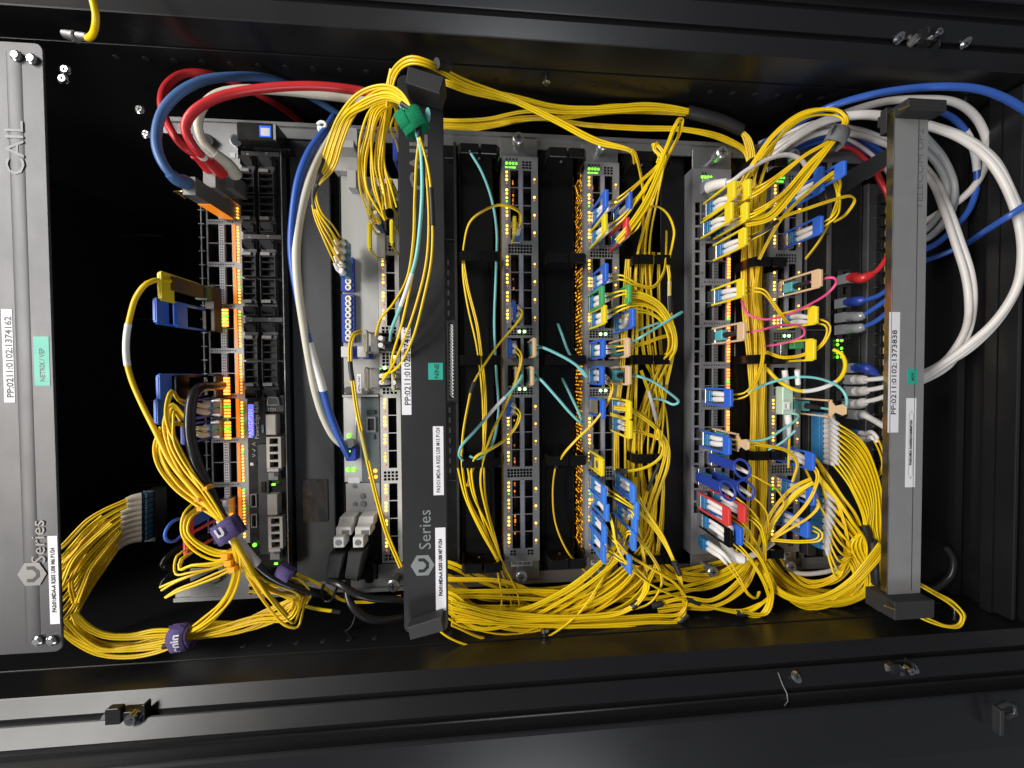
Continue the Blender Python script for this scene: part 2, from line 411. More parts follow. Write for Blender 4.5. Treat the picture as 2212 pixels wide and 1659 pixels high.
# mounting rails
RLB = (V(1262, 1106), V(1238, 1106)); RLT = (V(318, 1106), V(288, 1106))
for a, b in (RLB, RLT):
    r = MB(); sg = 1 if a > 0 else -1
    r.box(-0.315, 0.50, a, b, -0.0035, -0.0015)
    out = b if sg > 0 else a
    r.box(-0.315, 0.50, out-0.001*(sg < 0)-0.0005, out+0.001*(sg > 0)+0.0005, -0.05, -0.0015)
    r.box(-0.315, 0.50, (a+0.0 if sg < 0 else b-0.004)-0.0, (a+0.004 if sg < 0 else b), -0.0015, 0.0012)
    r.build('mounting_rail', 'zinc', cab)
# thin pale edges far inside the empty bay
e = MB()
for y in (505, 688, 866, 1050):
    p = P(250, y, -180); q = P(345, y+2, -180)
    e.box(p[0], q[0], p[1]-0.0008, p[1], -0.19, -0.18)
e.build('inner_bracket', 'cab_black', cab)

def on_frame(x, y):
    w = 125.0
    while w > 60:
        p = P(x, y, w); off = (VB-p[1] if p[1] < 0 else p[1]-VT)*1000
        lim = w-79 if w < 105.5 else (34 if w < 114 else 1e9)
        if off >= lim: return w
        w -= 0.25
    return w
def screw_head(b, p, n, r=0.0042, h=0.0022):
    p = Vector(p); n = Vector(n).normalized()
    b.cyl(p, p+n*h*0.5, r, r, 14); b.cyl(p+n*h*0.5, p+n*h, r, r*0.62, 14)
    a = n.cross(Vector((0.3, 1, 0.2))).normalized(); c = n.cross(a)
    return a, c
def add_screw(p, n, label, r=0.0042, h=0.0022, stem=0.0, name='machine_screw'):
    t = thing(name, label, 'screw', p, 'screws of the cabinet frame')
    b = MB(); n = Vector(n).normalized(); p = Vector(p)
    if stem: b.cyl(p-n*0.0005, p+n*stem, r*0.45, r*0.45, 10)
    q = p+n*stem; a, c = screw_head(b, q, n, r, h)
    b.build('head', 'chrome', t)
    d = MB(); f = q+n*h
    for x in (a, c):
        y = n.cross(x)
        vs = [f+n*z+x*sx*r*0.55+y*sy*r*0.1 for z in (-h*0.3, 0.00012) for sx in (-1, 1) for sy in (-1, 1)]
        d.add(vs, [(0, 1, 3, 2), (4, 6, 7, 5), (0, 4, 5, 1), (2, 3, 7, 6), (0, 2, 6, 4), (1, 5, 7, 3)])
    d.build('cross_slot', 'ink', t)
    return t
def on_wall(x, y, vw):
    """point of the wall plane v = vw seen at x, y"""
    p = P(x, y, 0); d = p-CAM; k = (vw-CAM[1])/d[1]; return CAM+d*k
for x, y, vw, n, lab in ((1180, 168, VT, -1, 'silver screw standing out of the upper side panel, above the line cards'),
                         (2085, 222, VT, -1, 'small silver screw on the upper side panel behind the blue loop'),
                         (1177, 1372, VB, 1, 'silver screw standing out of the lower side panel, by the lowest yellow cable'),
                         (2062, 1323, VB, 1, 'silver screw on the lower side panel inside the small yellow loop')):
    add_screw(on_wall(x, y, vw), (0, n, 0.0), lab, 0.0042, 0.0022, 0.004)
for x, y, w, lab in ((1941, 82, 92, 'silver screw of the upper frame, nearer the middle of the photo'),
                     (2085, 93, 92, 'silver screw of the upper frame, nearer the corner'),
                     (1719, 1463, 93, 'round-headed silver screw on the lower frame beside the wire clip'),
                     (1972, 1443, 93, 'silver screw in the lower frame between two short brackets'),
                     (303, 237, 15, 'small silver screw deep in the dark bay, upper of two'),
                     (317, 290, 5, 'small silver screw deep in the dark bay, lower of two'),
                     (143, 152, 60, 'silver screw behind the upper end of the steel cover bar, farther from its edge'),
                     (138, 172, 60, 'silver screw behind the upper end of the steel cover bar, lower one')):
    if w > 85: add_screw(P(x, y, on_frame(x, y)+1.2), (0, (1 if y > 800 else -1)*0.7, 0.7), lab, 0.0048, 0.0022)
    else: add_screw(P(x, y, w), (0, 0, 1), lab, 0.0045, 0.002)
# latch brackets in the frame
def bracket(x, y, w, lab, big):
    w = on_frame(x, y)+4; c = P(x, y, w); t = thing('frame_bracket', lab, 'bracket', c, 'brackets of the cabinet frame')
    s = 0.0085 if big else 0.0062
    b = MB(); b.rbox(c[0]-s*1.5, c[0]-s*0.15, c[1]-s*0.9, c[1]+s*0.9, c[2]-0.006, c[2]-0.0005, r=0.002)
    b.rbox(c[0]-s*0.5, c[0]+s*1.6, c[1]-s*0.7, c[1]+s*0.35, c[2]-0.010, c[2]-0.002, r=0.001)
    b.rbox(c[0]+s*1.7, c[0]+s*1.95, c[1]-s*1.6, c[1]+s*1.0, c[2]-0.008, c[2]-0.001, r=0.0005)
    b.build('plate', 'cab_black', t)
    k = MB(); k.cyl((c[0]+s*1.0, c[1], c[2]-0.003), (c[0]+s*1.0, c[1], c[2]+0.0030), s*0.52, s*0.50, 16); k.build('socket_screw', 'chrome', t)
    k = MB(); k.cyl((c[0]+s*1.0, c[1], c[2]+0.0029), (c[0]+s*1.0, c[1], c[2]+0.0033), s*0.24, s*0.24, 6); k.build('hex_socket', 'ink', t)
    k = MB(); k.cyl((c[0]-s*1.5, c[1]-s*0.3, c[2]-0.009), (c[0]-s*1.5, c[1]-s*0.3, c[2]-0.003), s*0.62, s*0.62, 16); k.build('rivet', 'steel', t)
bracket(262, 1552, 106, 'black bracket with a bright socket screw on the lower left frame', True)
bracket(1950, 1448, 92, 'small dark bracket on the lower frame to the right', False)
bracket(2010, 72, 90, 'small dark bracket on the upper frame to the right', False)
t = thing('wire_clip', 'thin bent wire clip on the lower frame beside a round screw', 'clip', P(1685, 1457, 104))
MB().tube([*[P(x, y, on_frame(x, y)+1.5) for x, y in ((1681, 1453), (1690, 1478), (1700, 1498), (1702, 1515), (1695, 1524))]], 0.0006, 6).build('wire', 'server_gray', t)
t = thing('corner_latch', 'pale metal latch hook at the lower right corner of the frame', 'latch', P(2165, 1545, 122))
k = MB(); a = P(2165, 1530, 124)
k.rbox(a[0]-0.006, a[0]-0.002, a[1]-0.022, a[1]+0.001, 0.121, 0.127, r=0.001)
k.tube([Vector(a)+Vector((-0.004, 0.001, 0)), Vector(a)+Vector((0.003, 0.006, 0.001)), Vector(a)+Vector((0.010, 0.003, 0.001)), Vector(a)+Vector((0.013, -0.006, 0)), Vector(a)+Vector((0.004, -0.008, 0))], 0.002, 8)
k.build('hook', 'server_dark', t)

# ================================================================= front cover bars
BV0, BV1 = -0.222, 0.2545
def cover_bar(u0, u1, label, m, v0=BV0, v1=BV1, w=0.09, side=0.0022):
    t = thing('cover_bar', label, 'cover bar', ((u0+u1)/2, v0, w), 'front covers of the cable managers')
    b = MB(); b.prism(rrect(u0, u1, v0, v1, 0.006, 5), w-0.0018, w, 'w', 0.0005)
    b.box(u0+0.0006, u0+0.0022, v0+0.006, v1-0.006, w-side, w-0.0012)
    b.box(u1-0.0022, u1-0.0006, v0+0.006, v1-0.006, w-side, w-0.0012)
    b.build('cover', m, t)
    return t
# centre bar
cu0, cu1 = U(866, 90), U(963, 90)
barC = cover_bar(cu0, cu1, 'black cover bar in the middle with a hexagon logo and white stickers', 'bar_black', BV0, BV1-0.003)
# left steel bar
lu1 = U(115, 90); lu0 = lu1-0.052
barL = cover_bar(lu0, lu1, 'grey steel cover bar at the left edge with two screws at each end', 'bar_steel', -0.2195, 0.2595)
# an added ridge along the steel bar is shaped to give the bright streak
MB().prism([(U(53, 90)+0.0062*math.cos(math.radians(a)), 0.0896+0.0009*math.sin(math.radians(a))) for a in range(0, 181, 20)], -0.212, 0.252, 'v', 0, True).build('streak_ridge', 'bar_steel', barL)
# right grey bar, with a deep bright left edge
ru0, ru1 = U(1924, 90), U(1997, 90)
barR = cover_bar(ru0, ru1, 'light grey metal cover bar at the right with a green sticker', 'bar_gray', -0.2175, 0.2475, side=0.0022)
MB().rbox(ru0-0.0008, ru0-0.0001, -0.2165, 0.2465, 0.084, 0.0905, r=0.0002).build('bright_edge', 'chrome', barR)
MB().rbox(ru1-0.0105, ru1-0.0100, -0.21, 0.24, 0.0899, 0.0903, r=0.0001).build('embossed_line', 'bar_black', barR)

def sticker(bar, x0, y0, x1, y1, w, m='paper', s=None, size=0.004, wd=0.9, ink='ink', bold=0.00008, align='CENTER', tx=0.0, ty=0.0, label=None, lines=None):
    a = P(x0, y0, w); b = P(x1, y1, w); u0, u1 = sorted((a[0], b[0])); v0, v1 = sorted((a[1], b[1]))
    z = w*mm
    o = MB().box(u0, u1, v0, v1, z+0.00005, z+0.00022).build('paper_label', m, bar, label=label)
    if s: text('lettering', s, ((u0+u1)/2+tx, (v0+v1)/2+ty, z+0.00026), size, ink, o, wd, align, bold=bold)
    return o, (u0, u1, v0, v1)
sticker(barC, 866, 707, 889, 896, 90, s='PP:0211:0102:1374162', size=0.0072, wd=1.02, tx=0.0012, ty=0.0045, label='long white sticker reading PP:0211:0102:1374162')
sticker(barC, 925, 784, 957, 820, 90, 'green_label', s='NINE', size=0.0055, wd=1.0, tx=0.0012, label='square green sticker reading NINE')
sticker(barC, 935, 921, 959, 1069, 90, s='PA3:O1:MDA-A R302 U38 M15 P1/24', size=0.0046, wd=0.78, ty=0.0005, label='white sticker reading PA3:O1:MDA-A R302 U38 M15 P1/24')
sticker(barC, 940, 1140, 964, 1318, 90, s='PA3:01:MDA-A R203 U08 M7 P1/24', size=0.0041, wd=0.82, bold=0.00022, ty=0.0015, label='white sticker reading PA3:01:MDA-A R203 U08 M7 P1/24')
sticker(barL, 3, 668, 33, 869, 90, s='PP:0211:0102:1374162', size=0.0068, wd=1.02, ty=-0.001, tx=0.001, bold=0.0002, label='long white sticker reading PP:0211:0102:1374162')
sticker(barL, 72, 727, 109, 833, 90, 'green_label', s='NETRIX / VEP', size=0.0052, wd=0.86, tx=0.0005, ty=-0.003, label='green sticker reading NETRIX / VEP')
sticker(barL, 103, 1158, 130, 1347, 90, s='PA3:01:MDA-A R203 U08 M6 P1/24', size=0.0041, wd=0.86, bold=0.00022, label='white sticker reading PA3:01:MDA-A R203 U08 M6 P1/24')
sticker(barR, 1921, 674, 1940, 934, 90, s='PP:0211:0102:1373838', size=0.0072, wd=1.22, tx=0.0004, label='long white sticker reading PP:0211:0102:1373838')
sticker(barR, 1960, 797, 1982, 830, 90, 'green_label', s='MOVE', size=0.0035, wd=0.8, label='small square green sticker')
o, (a, b, c, d) = sticker(barR, 1958, 860, 1976, 1052, 90, s='PA3:01:MDA AA:R302:U44:M06:P1/24', size=0.0032, wd=0.86, bold=0.0002, label='white sticker with a pointed frame round its code')
fr = MB(); z = 0.0903; cm = (a+b)/2; hv = 0.0022
pts = [(cm-hv, c+0.012), (cm, c+0.008), (cm+hv, c+0.012), (cm+hv, d-0.016), (cm, d-0.012), (cm-hv, d-0.016), (cm-hv, c+0.012)]
for i in range(6): fr.tube([(pts[i][0], pts[i][1], z), (pts[i+1][0], pts[i+1][1], z)], 0.00018, 4)
fr.build('pointed_frame', 'ink_gray', o)
def hexlogo(bar, x, y, w, r, m):
    c = P(x, y, w); z = w*mm+0.0003
    out = [(c[0]+r*math.cos(math.radians(60*k+30))*1.0, c[1]+r*math.sin(math.radians(60*k+30))*1.0) for k in range(6)]
    out = [(c[0]+r*math.cos(math.radians(60*k)), c[1]+r*math.sin(math.radians(60*k))) for k in range(6)]
    o = MB().prism(out, z-0.0001, z, 'w').build('hexagon_logo', m, bar)
    q = r*0.56
    pts = [(c[0]-q*0.5, c[1]-q*0.85), (c[0]+q*0.15, c[1]-q*0.85), (c[0]+q*0.72, c[1]-q*0.3), (c[0]+q*0.72, c[1]+q*0.3), (c[0]+q*0.15, c[1]+q*0.85), (c[0]-q*0.5, c[1]+q*0.85)]
    k = MB()
    t_ = r*0.13
    for i in range(5):
        p0 = Vector(pts[i]); p1 = Vector(pts[i+1]); d_ = (p1-p0).normalized(); n_ = Vector((-d_.y, d_.x))
        p0 = p0-d_*t_*0.5; p1 = p1+d_*t_*0.5
        k.prism([tuple(p0+n_*t_), tuple(p1+n_*t_), tuple(p1-n_*t_), tuple(p0-n_*t_)], z+0.00005+i*0.00001, z+0.0001+i*0.00001, 'w')
    k.build('logo_mark', 'bar_black', o)
    return o
hexlogo(barC, 913, 1221, 90, U(939, 90)-U(913, 90), 'ink_gray')
o = text('series_lettering', 'Series', (U(915.5, 90), V(1144, 915, 90), 0.0902), 0.0145, 'ink_gray', barC, 1.0)
hexlogo(barL, 70, 1240, 90.5, 0.0105, 'server_gray')
text('series_lettering', 'Series', (U(73, 90), V(1170, 73, 90), 0.0907), 0.0145, 'server_gray', barL, 1.0)
# worn pale letter remnants near the top of the centre bar and pressed letters on the other two
text('faded_letters', 'CAIL', (U(912, 90), V(352, 912, 90), 0.0902), 0.021, 'server_gray', barC, 1.05, bold=0.0004)
text('faded_letters', 'CAIL', (U(52, 90), V(322, 52, 90), 0.0907), 0.019, 'steel_light', barL, 1.05, bold=0.0)
k = text('embossed_letters', 'TELECOM UP2', (U(1981, 90), V(365, 1981, 90), 0.0901), 0.0088, 'bar_emboss', barR, 1.35)
# screws on the steel bar
k = MB()
for x, y in ((36, 121), (70, 128), (82, 1384), (112, 1384)):
    p = P(x, y, 91); a, c = screw_head(k, p, (0, 0, 1), 0.0040, 0.002)
k.build('screw', 'chrome', barL)
# end blocks (rubber ends clipped over the bars)
def end_block(bar, cs, w0, w1, m='rubber', lab='black rubber end block'):
    q = [P(x, y, w1) for x, y in cs]
    MB().prism([(p[0], p[1]) for p in q], w0*mm, w1*mm, 'w', 0.0008).build('end_block', m, bar, label=lab)
end_block(barC, [(881, 141), (961, 166), (950, 202), (876, 178)], 91, 112)
end_block(barC, [(881, 1356), (954, 1333), (960, 1364), (886, 1384)], 91, 104)
for (x0, x1, y0, y1), (bx0, bx1, by0, by1) in (((1945, 2026, 222, 252), (1908, 1930, 236, 292)), ((1916, 2000, 1292, 1325), (1892, 1914, 1272, 1316))):
    a = P(x0, y0, 95); b = P(x1, y1, 95)
    k = MB(); k.rbox(a[0], b[0], b[1], a[1], 0.074, 0.102, r=0.001)
    a = P(bx0, by0, 80); b = P(bx1, by1, 80); k.rbox(a[0], b[0], b[1], a[1], 0.077, 0.083, r=0.001)
    k.build('end_block', 'rubber', barR, label='black plastic end clip')
    a = P(x0-5, (y0+y1)/2, 103); b = P(x0+18, (y0+y1)/2-(8 if y0 < 800 else -8), 103)
    MB().tube([a, b], 0.0011, 6).build('brass_pin', 'gold', barR)

# black bracket arm running from the right bar inward (top)
t = thing('support_arm', 'flat black metal arm slanting down from the grey cover bar', 'bracket', P(1880, 340, 60))
q = [(1775, 402), (1925, 316), (1925, 352), (1790, 440)]
k = MB(); pts = [P(x, y, 50) for x, y in q]; k.prism([(p[0], p[1]) for p in pts], 0.042, 0.050, 'w', 0.0004)
k.build('plate', 'server_dark', t)

# ================================================================= line cards
def ear(b, u0, u1, v0, v1, w=0.0): b.rbox(u0, u1, v0, v1, w-0.0012, w+0.0012, r=0.001)
def thumbscrew(par, u, v, w=0.0012, r=0.0062, L=0.019, name='thumbscrew'):
    b = MB(); b.cyl((u, v, w), (u, v, w+L*0.55), r*0.62, r*0.62, 16)
    b.cyl((u, v, w+L*0.55), (u, v, w+L*0.95), r, r, 18); b.cyl((u, v, w+L*0.95), (u, v, w+L), r, r*0.82, 18)
    o = b.build(name, 'steel', par)
    k = MB(); k.cyl((u, v, w+L), (u, v, w+L+0.0003), r*0.62, r*0.62, 14); k.build('recess', 'server_gray', o)
    k = MB()
    for du, dv_ in ((r*0.5, r*0.1), (r*0.1, r*0.5)): k.box(u-du, u+du, v-dv_, v+dv_, w+L+0.0002, w+L+0.0005)
    k.build('cross_slot', 'ink', o)
    return o
# one card is modelled at the place of card "I" and copied
IC0, IC1 = U(1086.5), U(1162)
CV0, CV1 = V(1207, 1125), V(345, 1125)
def cx(x): return U(x)
CARD_V = []
def make_card(label, origin_u=IC0, shift=0.0):
    t = thing('line_card', label, 'line card', (IC0, CV0, 0), 'network line cards with rows of small lamps')
    holes = []; ports = []
    c1 = (cx(1104), cx(1121)); c2 = (cx(1131), cx(1148))
    blocks = [(374, 37.9, 4), (554, 38.0, 4), (858, 37.2, 4), (1034, 36.8, 4)]
    for y0, st, n in blocks:
        for i in range(n):
            va = V(y0+i*st, 1125); vb = V(y0+(i+1)*st-1.6, 1125)
            for c in (c1, c2): ports.append((c[0], c[1], vb, va))
    vents = []
    def grid(xa, xb, ya, yb, nx, ny):
        for i in range(nx):
            for j in range(ny):
                x0 = xa+(xb-xa)*i/nx; x1 = xa+(xb-xa)*(i+1)/nx-1.3; q0 = ya+(yb-ya)*j/ny; q1 = ya+(yb-ya)*(j+1)/ny-1.3
                vents.append((cx(x0), cx(x1), V(q1, 1125), V(q0, 1125)))
    grid(1129, 1150, 354, 372, 3, 3); grid(1099, 1150, 532, 552, 8, 3); grid(1097, 1150, 710, 727, 8, 3)
    grid(1097, 1150, 837, 853, 8, 3); grid(1094, 1148, 1010, 1029, 8, 3); grid(1099, 1112, 1183, 1195, 2, 2); grid(1136, 1150, 1183, 1195, 2, 2)
    big = [(cx(1096), cx(1124), V(775, 1125), V(731, 1125)), (cx(1130), cx(1150), V(775, 1125), V(731, 1125)),
           (cx(1096), cx(1124), V(833, 1125), V(789, 1125)), (cx(1130), cx(1150), V(833, 1125), V(789, 1125))]
    b = MB(); cg = MB(); b.plate(IC0, IC1, CV0, CV1, 0.006, 0.30, ports+vents+big, depth=0.016, cage=cg)
    b.build('face_plate', 'card', t); cg.build('port_cages', 'cage', t)
    MB().box(IC0+0.0005, IC1-0.0005, CV0+0.001, CV1-0.001, -0.012, -0.0099).build('port_backing', 'port', t)
    g = MB()
    for h in ports[::2]: g.box(h[0]+0.003, h[1]-0.003, h[2]+0.0008, h[3]-0.0008, -0.0099, -0.0075+random.uniform(-.001, .002))
    g.build('port_glow_blocks', 'port_warm', t)  # warm blocks stand in for orange lamp glow inside the ports
    gl = MB()
    for h in ports[::2]:
        q = h[2]+0.001
        while q < h[3]-0.002:
            l_ = random.uniform(0.001, 0.005)
            if random.random() < 0.6: gl.box(h[0]+0.0032, h[0]+random.uniform(0.0042, 0.0052), q, min(h[3]-0.001, q+l_), -0.0074, -0.0070)
            q += l_+random.uniform(0.0005, 0.002)
    gl.build('port_glow_streaks', 'port_glow', t)  # orange glow in the ports painted as emissive streaks
    # centre divider strips between the two port columns
    for y0, y1 in ((373, 528), (553, 707), (857, 1007), (1033, 1182)):
        MB().box(cx(1123), cx(1129.4), V(y1, 1125), V(y0, 1125), 0.0061, 0.0066).build('legend_strip', 'strip', t)
    k = MB()
    for y0, y1 in ((373, 528), (553, 707), (857, 1007), (1033, 1182)):
        y = y0+3
        while y < y1-3:
            v_ = V(y, 1125); k.box(cx(1124.4+random.choice((0, 1.8))), cx(1127.2), v_, v_+0.0006, 0.00663, 0.0067); y += random.choice((3.2, 4.5, 6.5))
    k.build('legend_marks', 'ink_gray', t)
    A = MB(); O = MB(); D = MB(); G = MB(); R = MB(); M_ = MB()
    for y0, st, n in blocks:
        for i in range(n):
            for j in range(4):
                v_ = V(y0+i*st+5+j*8, 1125)
                tgt = D if j == 3 else A
                if j == 3 and random.random() < 0.25: tgt = G
                tgt.disc(cx(1096.3), v_, 0.006, 0.00135 if j < 3 else 0.0009, 0.0006)
            A.disc(cx(1154.6), V(y0+i*st+19, 1125), 0.006, 0.00125, 0.0006)
            D.disc(cx(1154.4), V(y0+i*st+26, 1125), 0.006, 0.0008, 0.0006)
    for j in range(4): G.disc(cx(1096.5+6.8*j), V(360, 1125), 0.006, 0.0014, 0.0006)
    for x in (1121, 1132):
        for y in (717.5, 840): M_.disc(cx(x), V(y, 1125), 0.0063, 0.0017, 0.0006)
    A.build('amber_lamps', 'led_amber', t); D.build('dim_lamps', 'led_dim', t); G.build('green_lamps', 'led_green', t); M_.build('pale_green_lamps', 'led_mint', t)
    k = MB(); k.box(cx(1093.5), cx(1099.5), V(370, 1125), V(367.6, 1125), 0.0061, 0.0064).box(cx(1101), cx(1115), V(370, 1125), V(367.6, 1125), 0.0061, 0.0063)
    k.build('green_lit_bar', 'led_green', t)
    k = MB()
    for j in range(4): k.box(cx(1095+6.8*j), cx(1098.5+6.8*j), V(354, 1125), V(349.5, 1125), 0.0061, 0.0063)
    k.build('status_icons', 'ink', t)
    # vent on the flank
    s = MB(); s.box(IC0-0.0002, IC0+0.0006, CV0+0.003, CV1-0.003, -0.06, 0.0055)
    s.build('flank', 'card', t)
    hx = MB(); r_ = 0
    y = CV0+0.006
    while y < CV1-0.006:
        for c in range(5):
            w_ = -0.004-c*0.0062-(0.003 if r_ % 2 else 0)
            hx.prism([(y+0.0017*math.cos(math.radians(60*q)), w_+0.0025*math.sin(math.radians(60*q))) for q in range(6)], IC0-0.0005, IC0-0.00022, 'u')
        y += 0.0042; r_ += 1
    hx.build('hex_vent', 'vent_faint_glow', t); CARD_V.append(None)
    for ya_, yb_ in ((344, 301), (1248, 1208.5)): e_ = MB(); ear(e_, cx(1083), cx(1162), V(ya_, 1125), V(yb_, 1125), 0.001); e_.build('ear', 'zinc', t)
    thumbscrew(t, cx(1119), V(322, 1119), 0.002); thumbscrew(t, cx(1120), V(1227, 1119), 0.002)
    return t
cardI = make_card('line card between the first and second black cable managers, few cables plugged in')
lab = sticker(cardI, 1104, 1212, 1150, 1222, 2.3, label='white barcode sticker')
bars = MB(); a = P(1106, 1217, 2.3); 
x = 1107
while x < 1147:
    wdt = random.choice((0.6, 1.2, 2.0)); p = P(x, 1216.5, 2.3); bars.box(p[0], p[0]+wdt*0.0005, p[1]-0.0016, p[1]+0.0012, 0.00255, 0.0026); x += wdt+random.choice((0.8, 1.4))
bars.build('barcode', 'ink', cardI)
def card_at(dx0, label, dvs=0.0):
    o = dup(cardI, (cx(dx0), CV0+dvs, 0), label, 'network line cards with rows of small lamps'); return o
cardK = card_at(1260.5, 'line card crowded with blue and yellow pull tabs right of the second cable manager', -0.0025)
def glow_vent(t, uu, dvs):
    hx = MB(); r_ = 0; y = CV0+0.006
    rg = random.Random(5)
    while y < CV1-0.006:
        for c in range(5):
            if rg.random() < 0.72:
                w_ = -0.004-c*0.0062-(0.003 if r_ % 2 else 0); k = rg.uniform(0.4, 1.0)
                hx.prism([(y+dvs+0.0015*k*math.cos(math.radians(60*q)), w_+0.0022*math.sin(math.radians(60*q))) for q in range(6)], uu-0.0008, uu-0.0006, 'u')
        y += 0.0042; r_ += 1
    hx.build('glowing_vent', 'vent_glow', t)  # painted glow cells laid over the vent, which is no lamp itself
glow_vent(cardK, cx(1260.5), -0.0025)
cardP = card_at(1654, 'line card at the far right, mostly hidden behind yellow cables', -0.004)

# card E next to the centre bar (a light faced single column card)
def cardE():
    x0, x1 = 822, 862
    t = thing('narrow_line_card', 'pale line card with one port column hidden partly by the middle cover bar', 'line card', (U(x0), V(1200, 840), 0))
    holes = []
    rows = []
    y = 476-38*2.0
    for i in range(8):
        if True: rows.append(395+i*38.3)
    rows = [400+i*38 for i in range(3)]+[554+i*38.2 for i in range(4)]+[859+i*38 for i in range(4)]+[1042+i*38 for i in range(4)]
    for y in rows: holes.append((U(839), U(857), V(y+36.4, 845), V(y, 845)))
    def grid(ya, n, nx=4):
        for i in range(nx):
            for j in range(n):
                a = 828+i*8.2; q = ya+j*7.2; holes.append((U(a), U(a+6), V(q+5.6, 845), V(q, 845)))
    grid(525, 3); grid(707, 2); grid(763, 4); grid(838, 2); grid(1016, 3); grid(1194, 2)
    for q in ((720, 758), (797, 835)): holes.append((U(826), U(857), V(q[1], 845), V(q[0], 845)))
    cg = MB(); MB().plate(U(x0), U(866), V(1212, 840), V(390, 840), 0.004, 0.3, holes, depth=0.018, cage=cg).build('face_plate', 'card_light', t); cg.build('port_cages', 'cage', t)
    MB().box(U(x0)+0.0005, U(866)-0.0005, V(1211, 840), V(391, 840), -0.0135, -0.0139).build('port_backing', 'port', t)
    A = MB(); D = MB(); G = MB()
    for y in rows:
        for j in range(3): A.disc(U(832), V(y+4+8*j, 845), 0.004, 0.0014, 0.0005)
        D.disc(U(832), V(y+29, 845), 0.004, 0.0011, 0.0005)
    for x, y in ((853, 771), (854, 841), (813+20, 795)): G.disc(U(x), V(y, 845), 0.0045, 0.0018, 0.0006)
    A.build('amber_lamps', 'led_amber', t); D.build('dim_lamps', 'led_dim', t); G.build('pale_green_lamps', 'led_mint', t)
    text('lettering', 'ARISTA', (U(829), V(1200, 830), 0.0043), 0.0052, 'ink_gray', t, 0.85)
    e_ = MB(); ear(e_, U(812), U(868), V(1262, 840), V(1216, 840), 0.001); e_.build('ear', 'zinc', t)
    thumbscrew(t, U(852), V(1245, 852), 0.002, 0.0065)
cardE()

# ================================================================= switch A (far left) with the lit column
def port_switch():
    x0, x1 = 444, 536
    t = thing('modular_switch', 'open switch at the left with a bright orange lamp column beside the server', 'network switch', (U(x0), V(1200, 490), 0))
    divs = [393, 482, 573, 663, 758, 855, 950, 1045, 1140]
    holes = []
    for i in range(len(divs)-1):
        a, b = divs[i]+5, divs[i+1]-5; mid = (a+b)/2
        for q0, q1 in ((a, mid-0.8), (mid+0.8, b)):
            holes.append((U(460), U(483), V(q1, 490), V(q0, 490))); holes.append((U(497.5), U(511), V(q1, 490), V(q0, 490)))
    dots = []
    for d in divs:
        for k in range(10): dots.append((U(463+k*5.4), U(465.6+k*5.4), V(d+1.4, 490), V(d-1.4, 490)))
    cg = MB(); MB().plate(U(457), U(536), V(1172, 490), V(345, 490), 0.003, 0.3, holes+dots, depth=0.02, cage=cg).build('face_plate', 'card', t); cg.build('port_cages', 'cage', t)
    MB().box(U(457)+.0005, U(536)-.0005, V(1171, 490), V(346, 490), -0.0165, -0.0169).build('port_backing', 'port', t)
    s = MB(); h = MB()
    for i in range(len(divs)-1):
        a, b = divs[i]+6, divs[i+1]-6; mid = (a+b)/2
        for q0, q1 in ((a, mid-1), (mid+1, b)):
            s.rbox(U(484.5), U(496), V(q1, 490), V(q0, 490), 0.0031, 0.0042, r=0.0008)
            n = 7
            for j in range(n):
                y = q0+3+(q1-q0-6)*j/(n-1)
                for x in (488.4, 492.4): h.box(U(x-1.1), U(x+1.1), V(y+1, 490), V(y-1, 490), 0.0043, 0.0045)
    o = s.build('white_insert', 'paper', t); h.build('insert_holes', 'ink', o)
    comb = MB()
    for y in [float(q) for q in range(430, 1165, 29)]:
        comb.box(U(443), U(455), V(y+0.8, 480), V(y-0.8, 480), 0.003, 0.005)
    comb.box(U(447), U(449), V(1165, 480), V(425, 480), 0.0035, 0.0045)
    comb.build('comb_rail', 'steel', t)
    # lamp column: light bars, one per port, mostly amber with a few green
    A = MB(); Gn = MB(); y = 398.0
    while y < 1160:
        if not any(abs(y-d) < 6 for d in divs):
            g = random.random() < 0.09
            (Gn if g else A).prism(rrect(U(523), U(527.2), V(y+3.7, 524), V(y, 524), 0.0008, 2), 0.003, 0.0042, 'w')
        y += 6.7
    A.build('amber_lamps', 'led_strip', t); Gn.build('green_lamps', 'led_green', t)
    g = MB()
    for i in range(len(divs)-1): g.box(U(513), U(519.5), V(divs[i+1]-6, 515), V(divs[i]+6, 515), 0.0031, 0.0036)
    g.build('glow_strips', 'glow_orange', t)  # orange glow beside the lamp column, painted in with emission
    lit = MB(); lit2 = MB()
    for y0, y1 in ((395, 452), (672, 708), (815, 851), (862, 900), (908, 945), (1100, 1135)):
        y = y0
        while y < y1:
            (lit2 if random.random() < 0.2 else lit).box(U(500), U(512), V(y+4.5, 505), V(y, 505), 0.012, 0.0135); y += 6.4
    lit.build('lit_release_tabs', 'led_orange', t); lit2.build('lit_green_tabs', 'led_green', t)  # lamp light on the tabs painted in as emission
    e_ = MB(); ear(e_, U(430), U(526), V(343, 480), V(264, 480), 0.0); e_.build('ear', 'zinc', t)
    k = MB(); k.box(U(508), U(520), V(343, 515), V(332, 515), 0.0014, 0.0016); k.build('small_tag', 'paper', t)
    k = MB()
    for x, y in ((449, 303), (510, 305)): k.cyl(P(x, y, 1.3), P(x, y, 8), 0.006, 0.0045, 16)
    k.build('cage_screw', 'chrome', t)
    e_ = MB(); ear(e_, U(400), U(530), V(1290, 480), V(1225, 480), -0.0005); e_.build('ear', 'zinc', t)
    k = MB(); k.cyl(P(465, 1248, 1), P(465, 1248, 7), 0.006, 0.0045, 16); k.build('cage_screw', 'chrome', t)
port_switch()

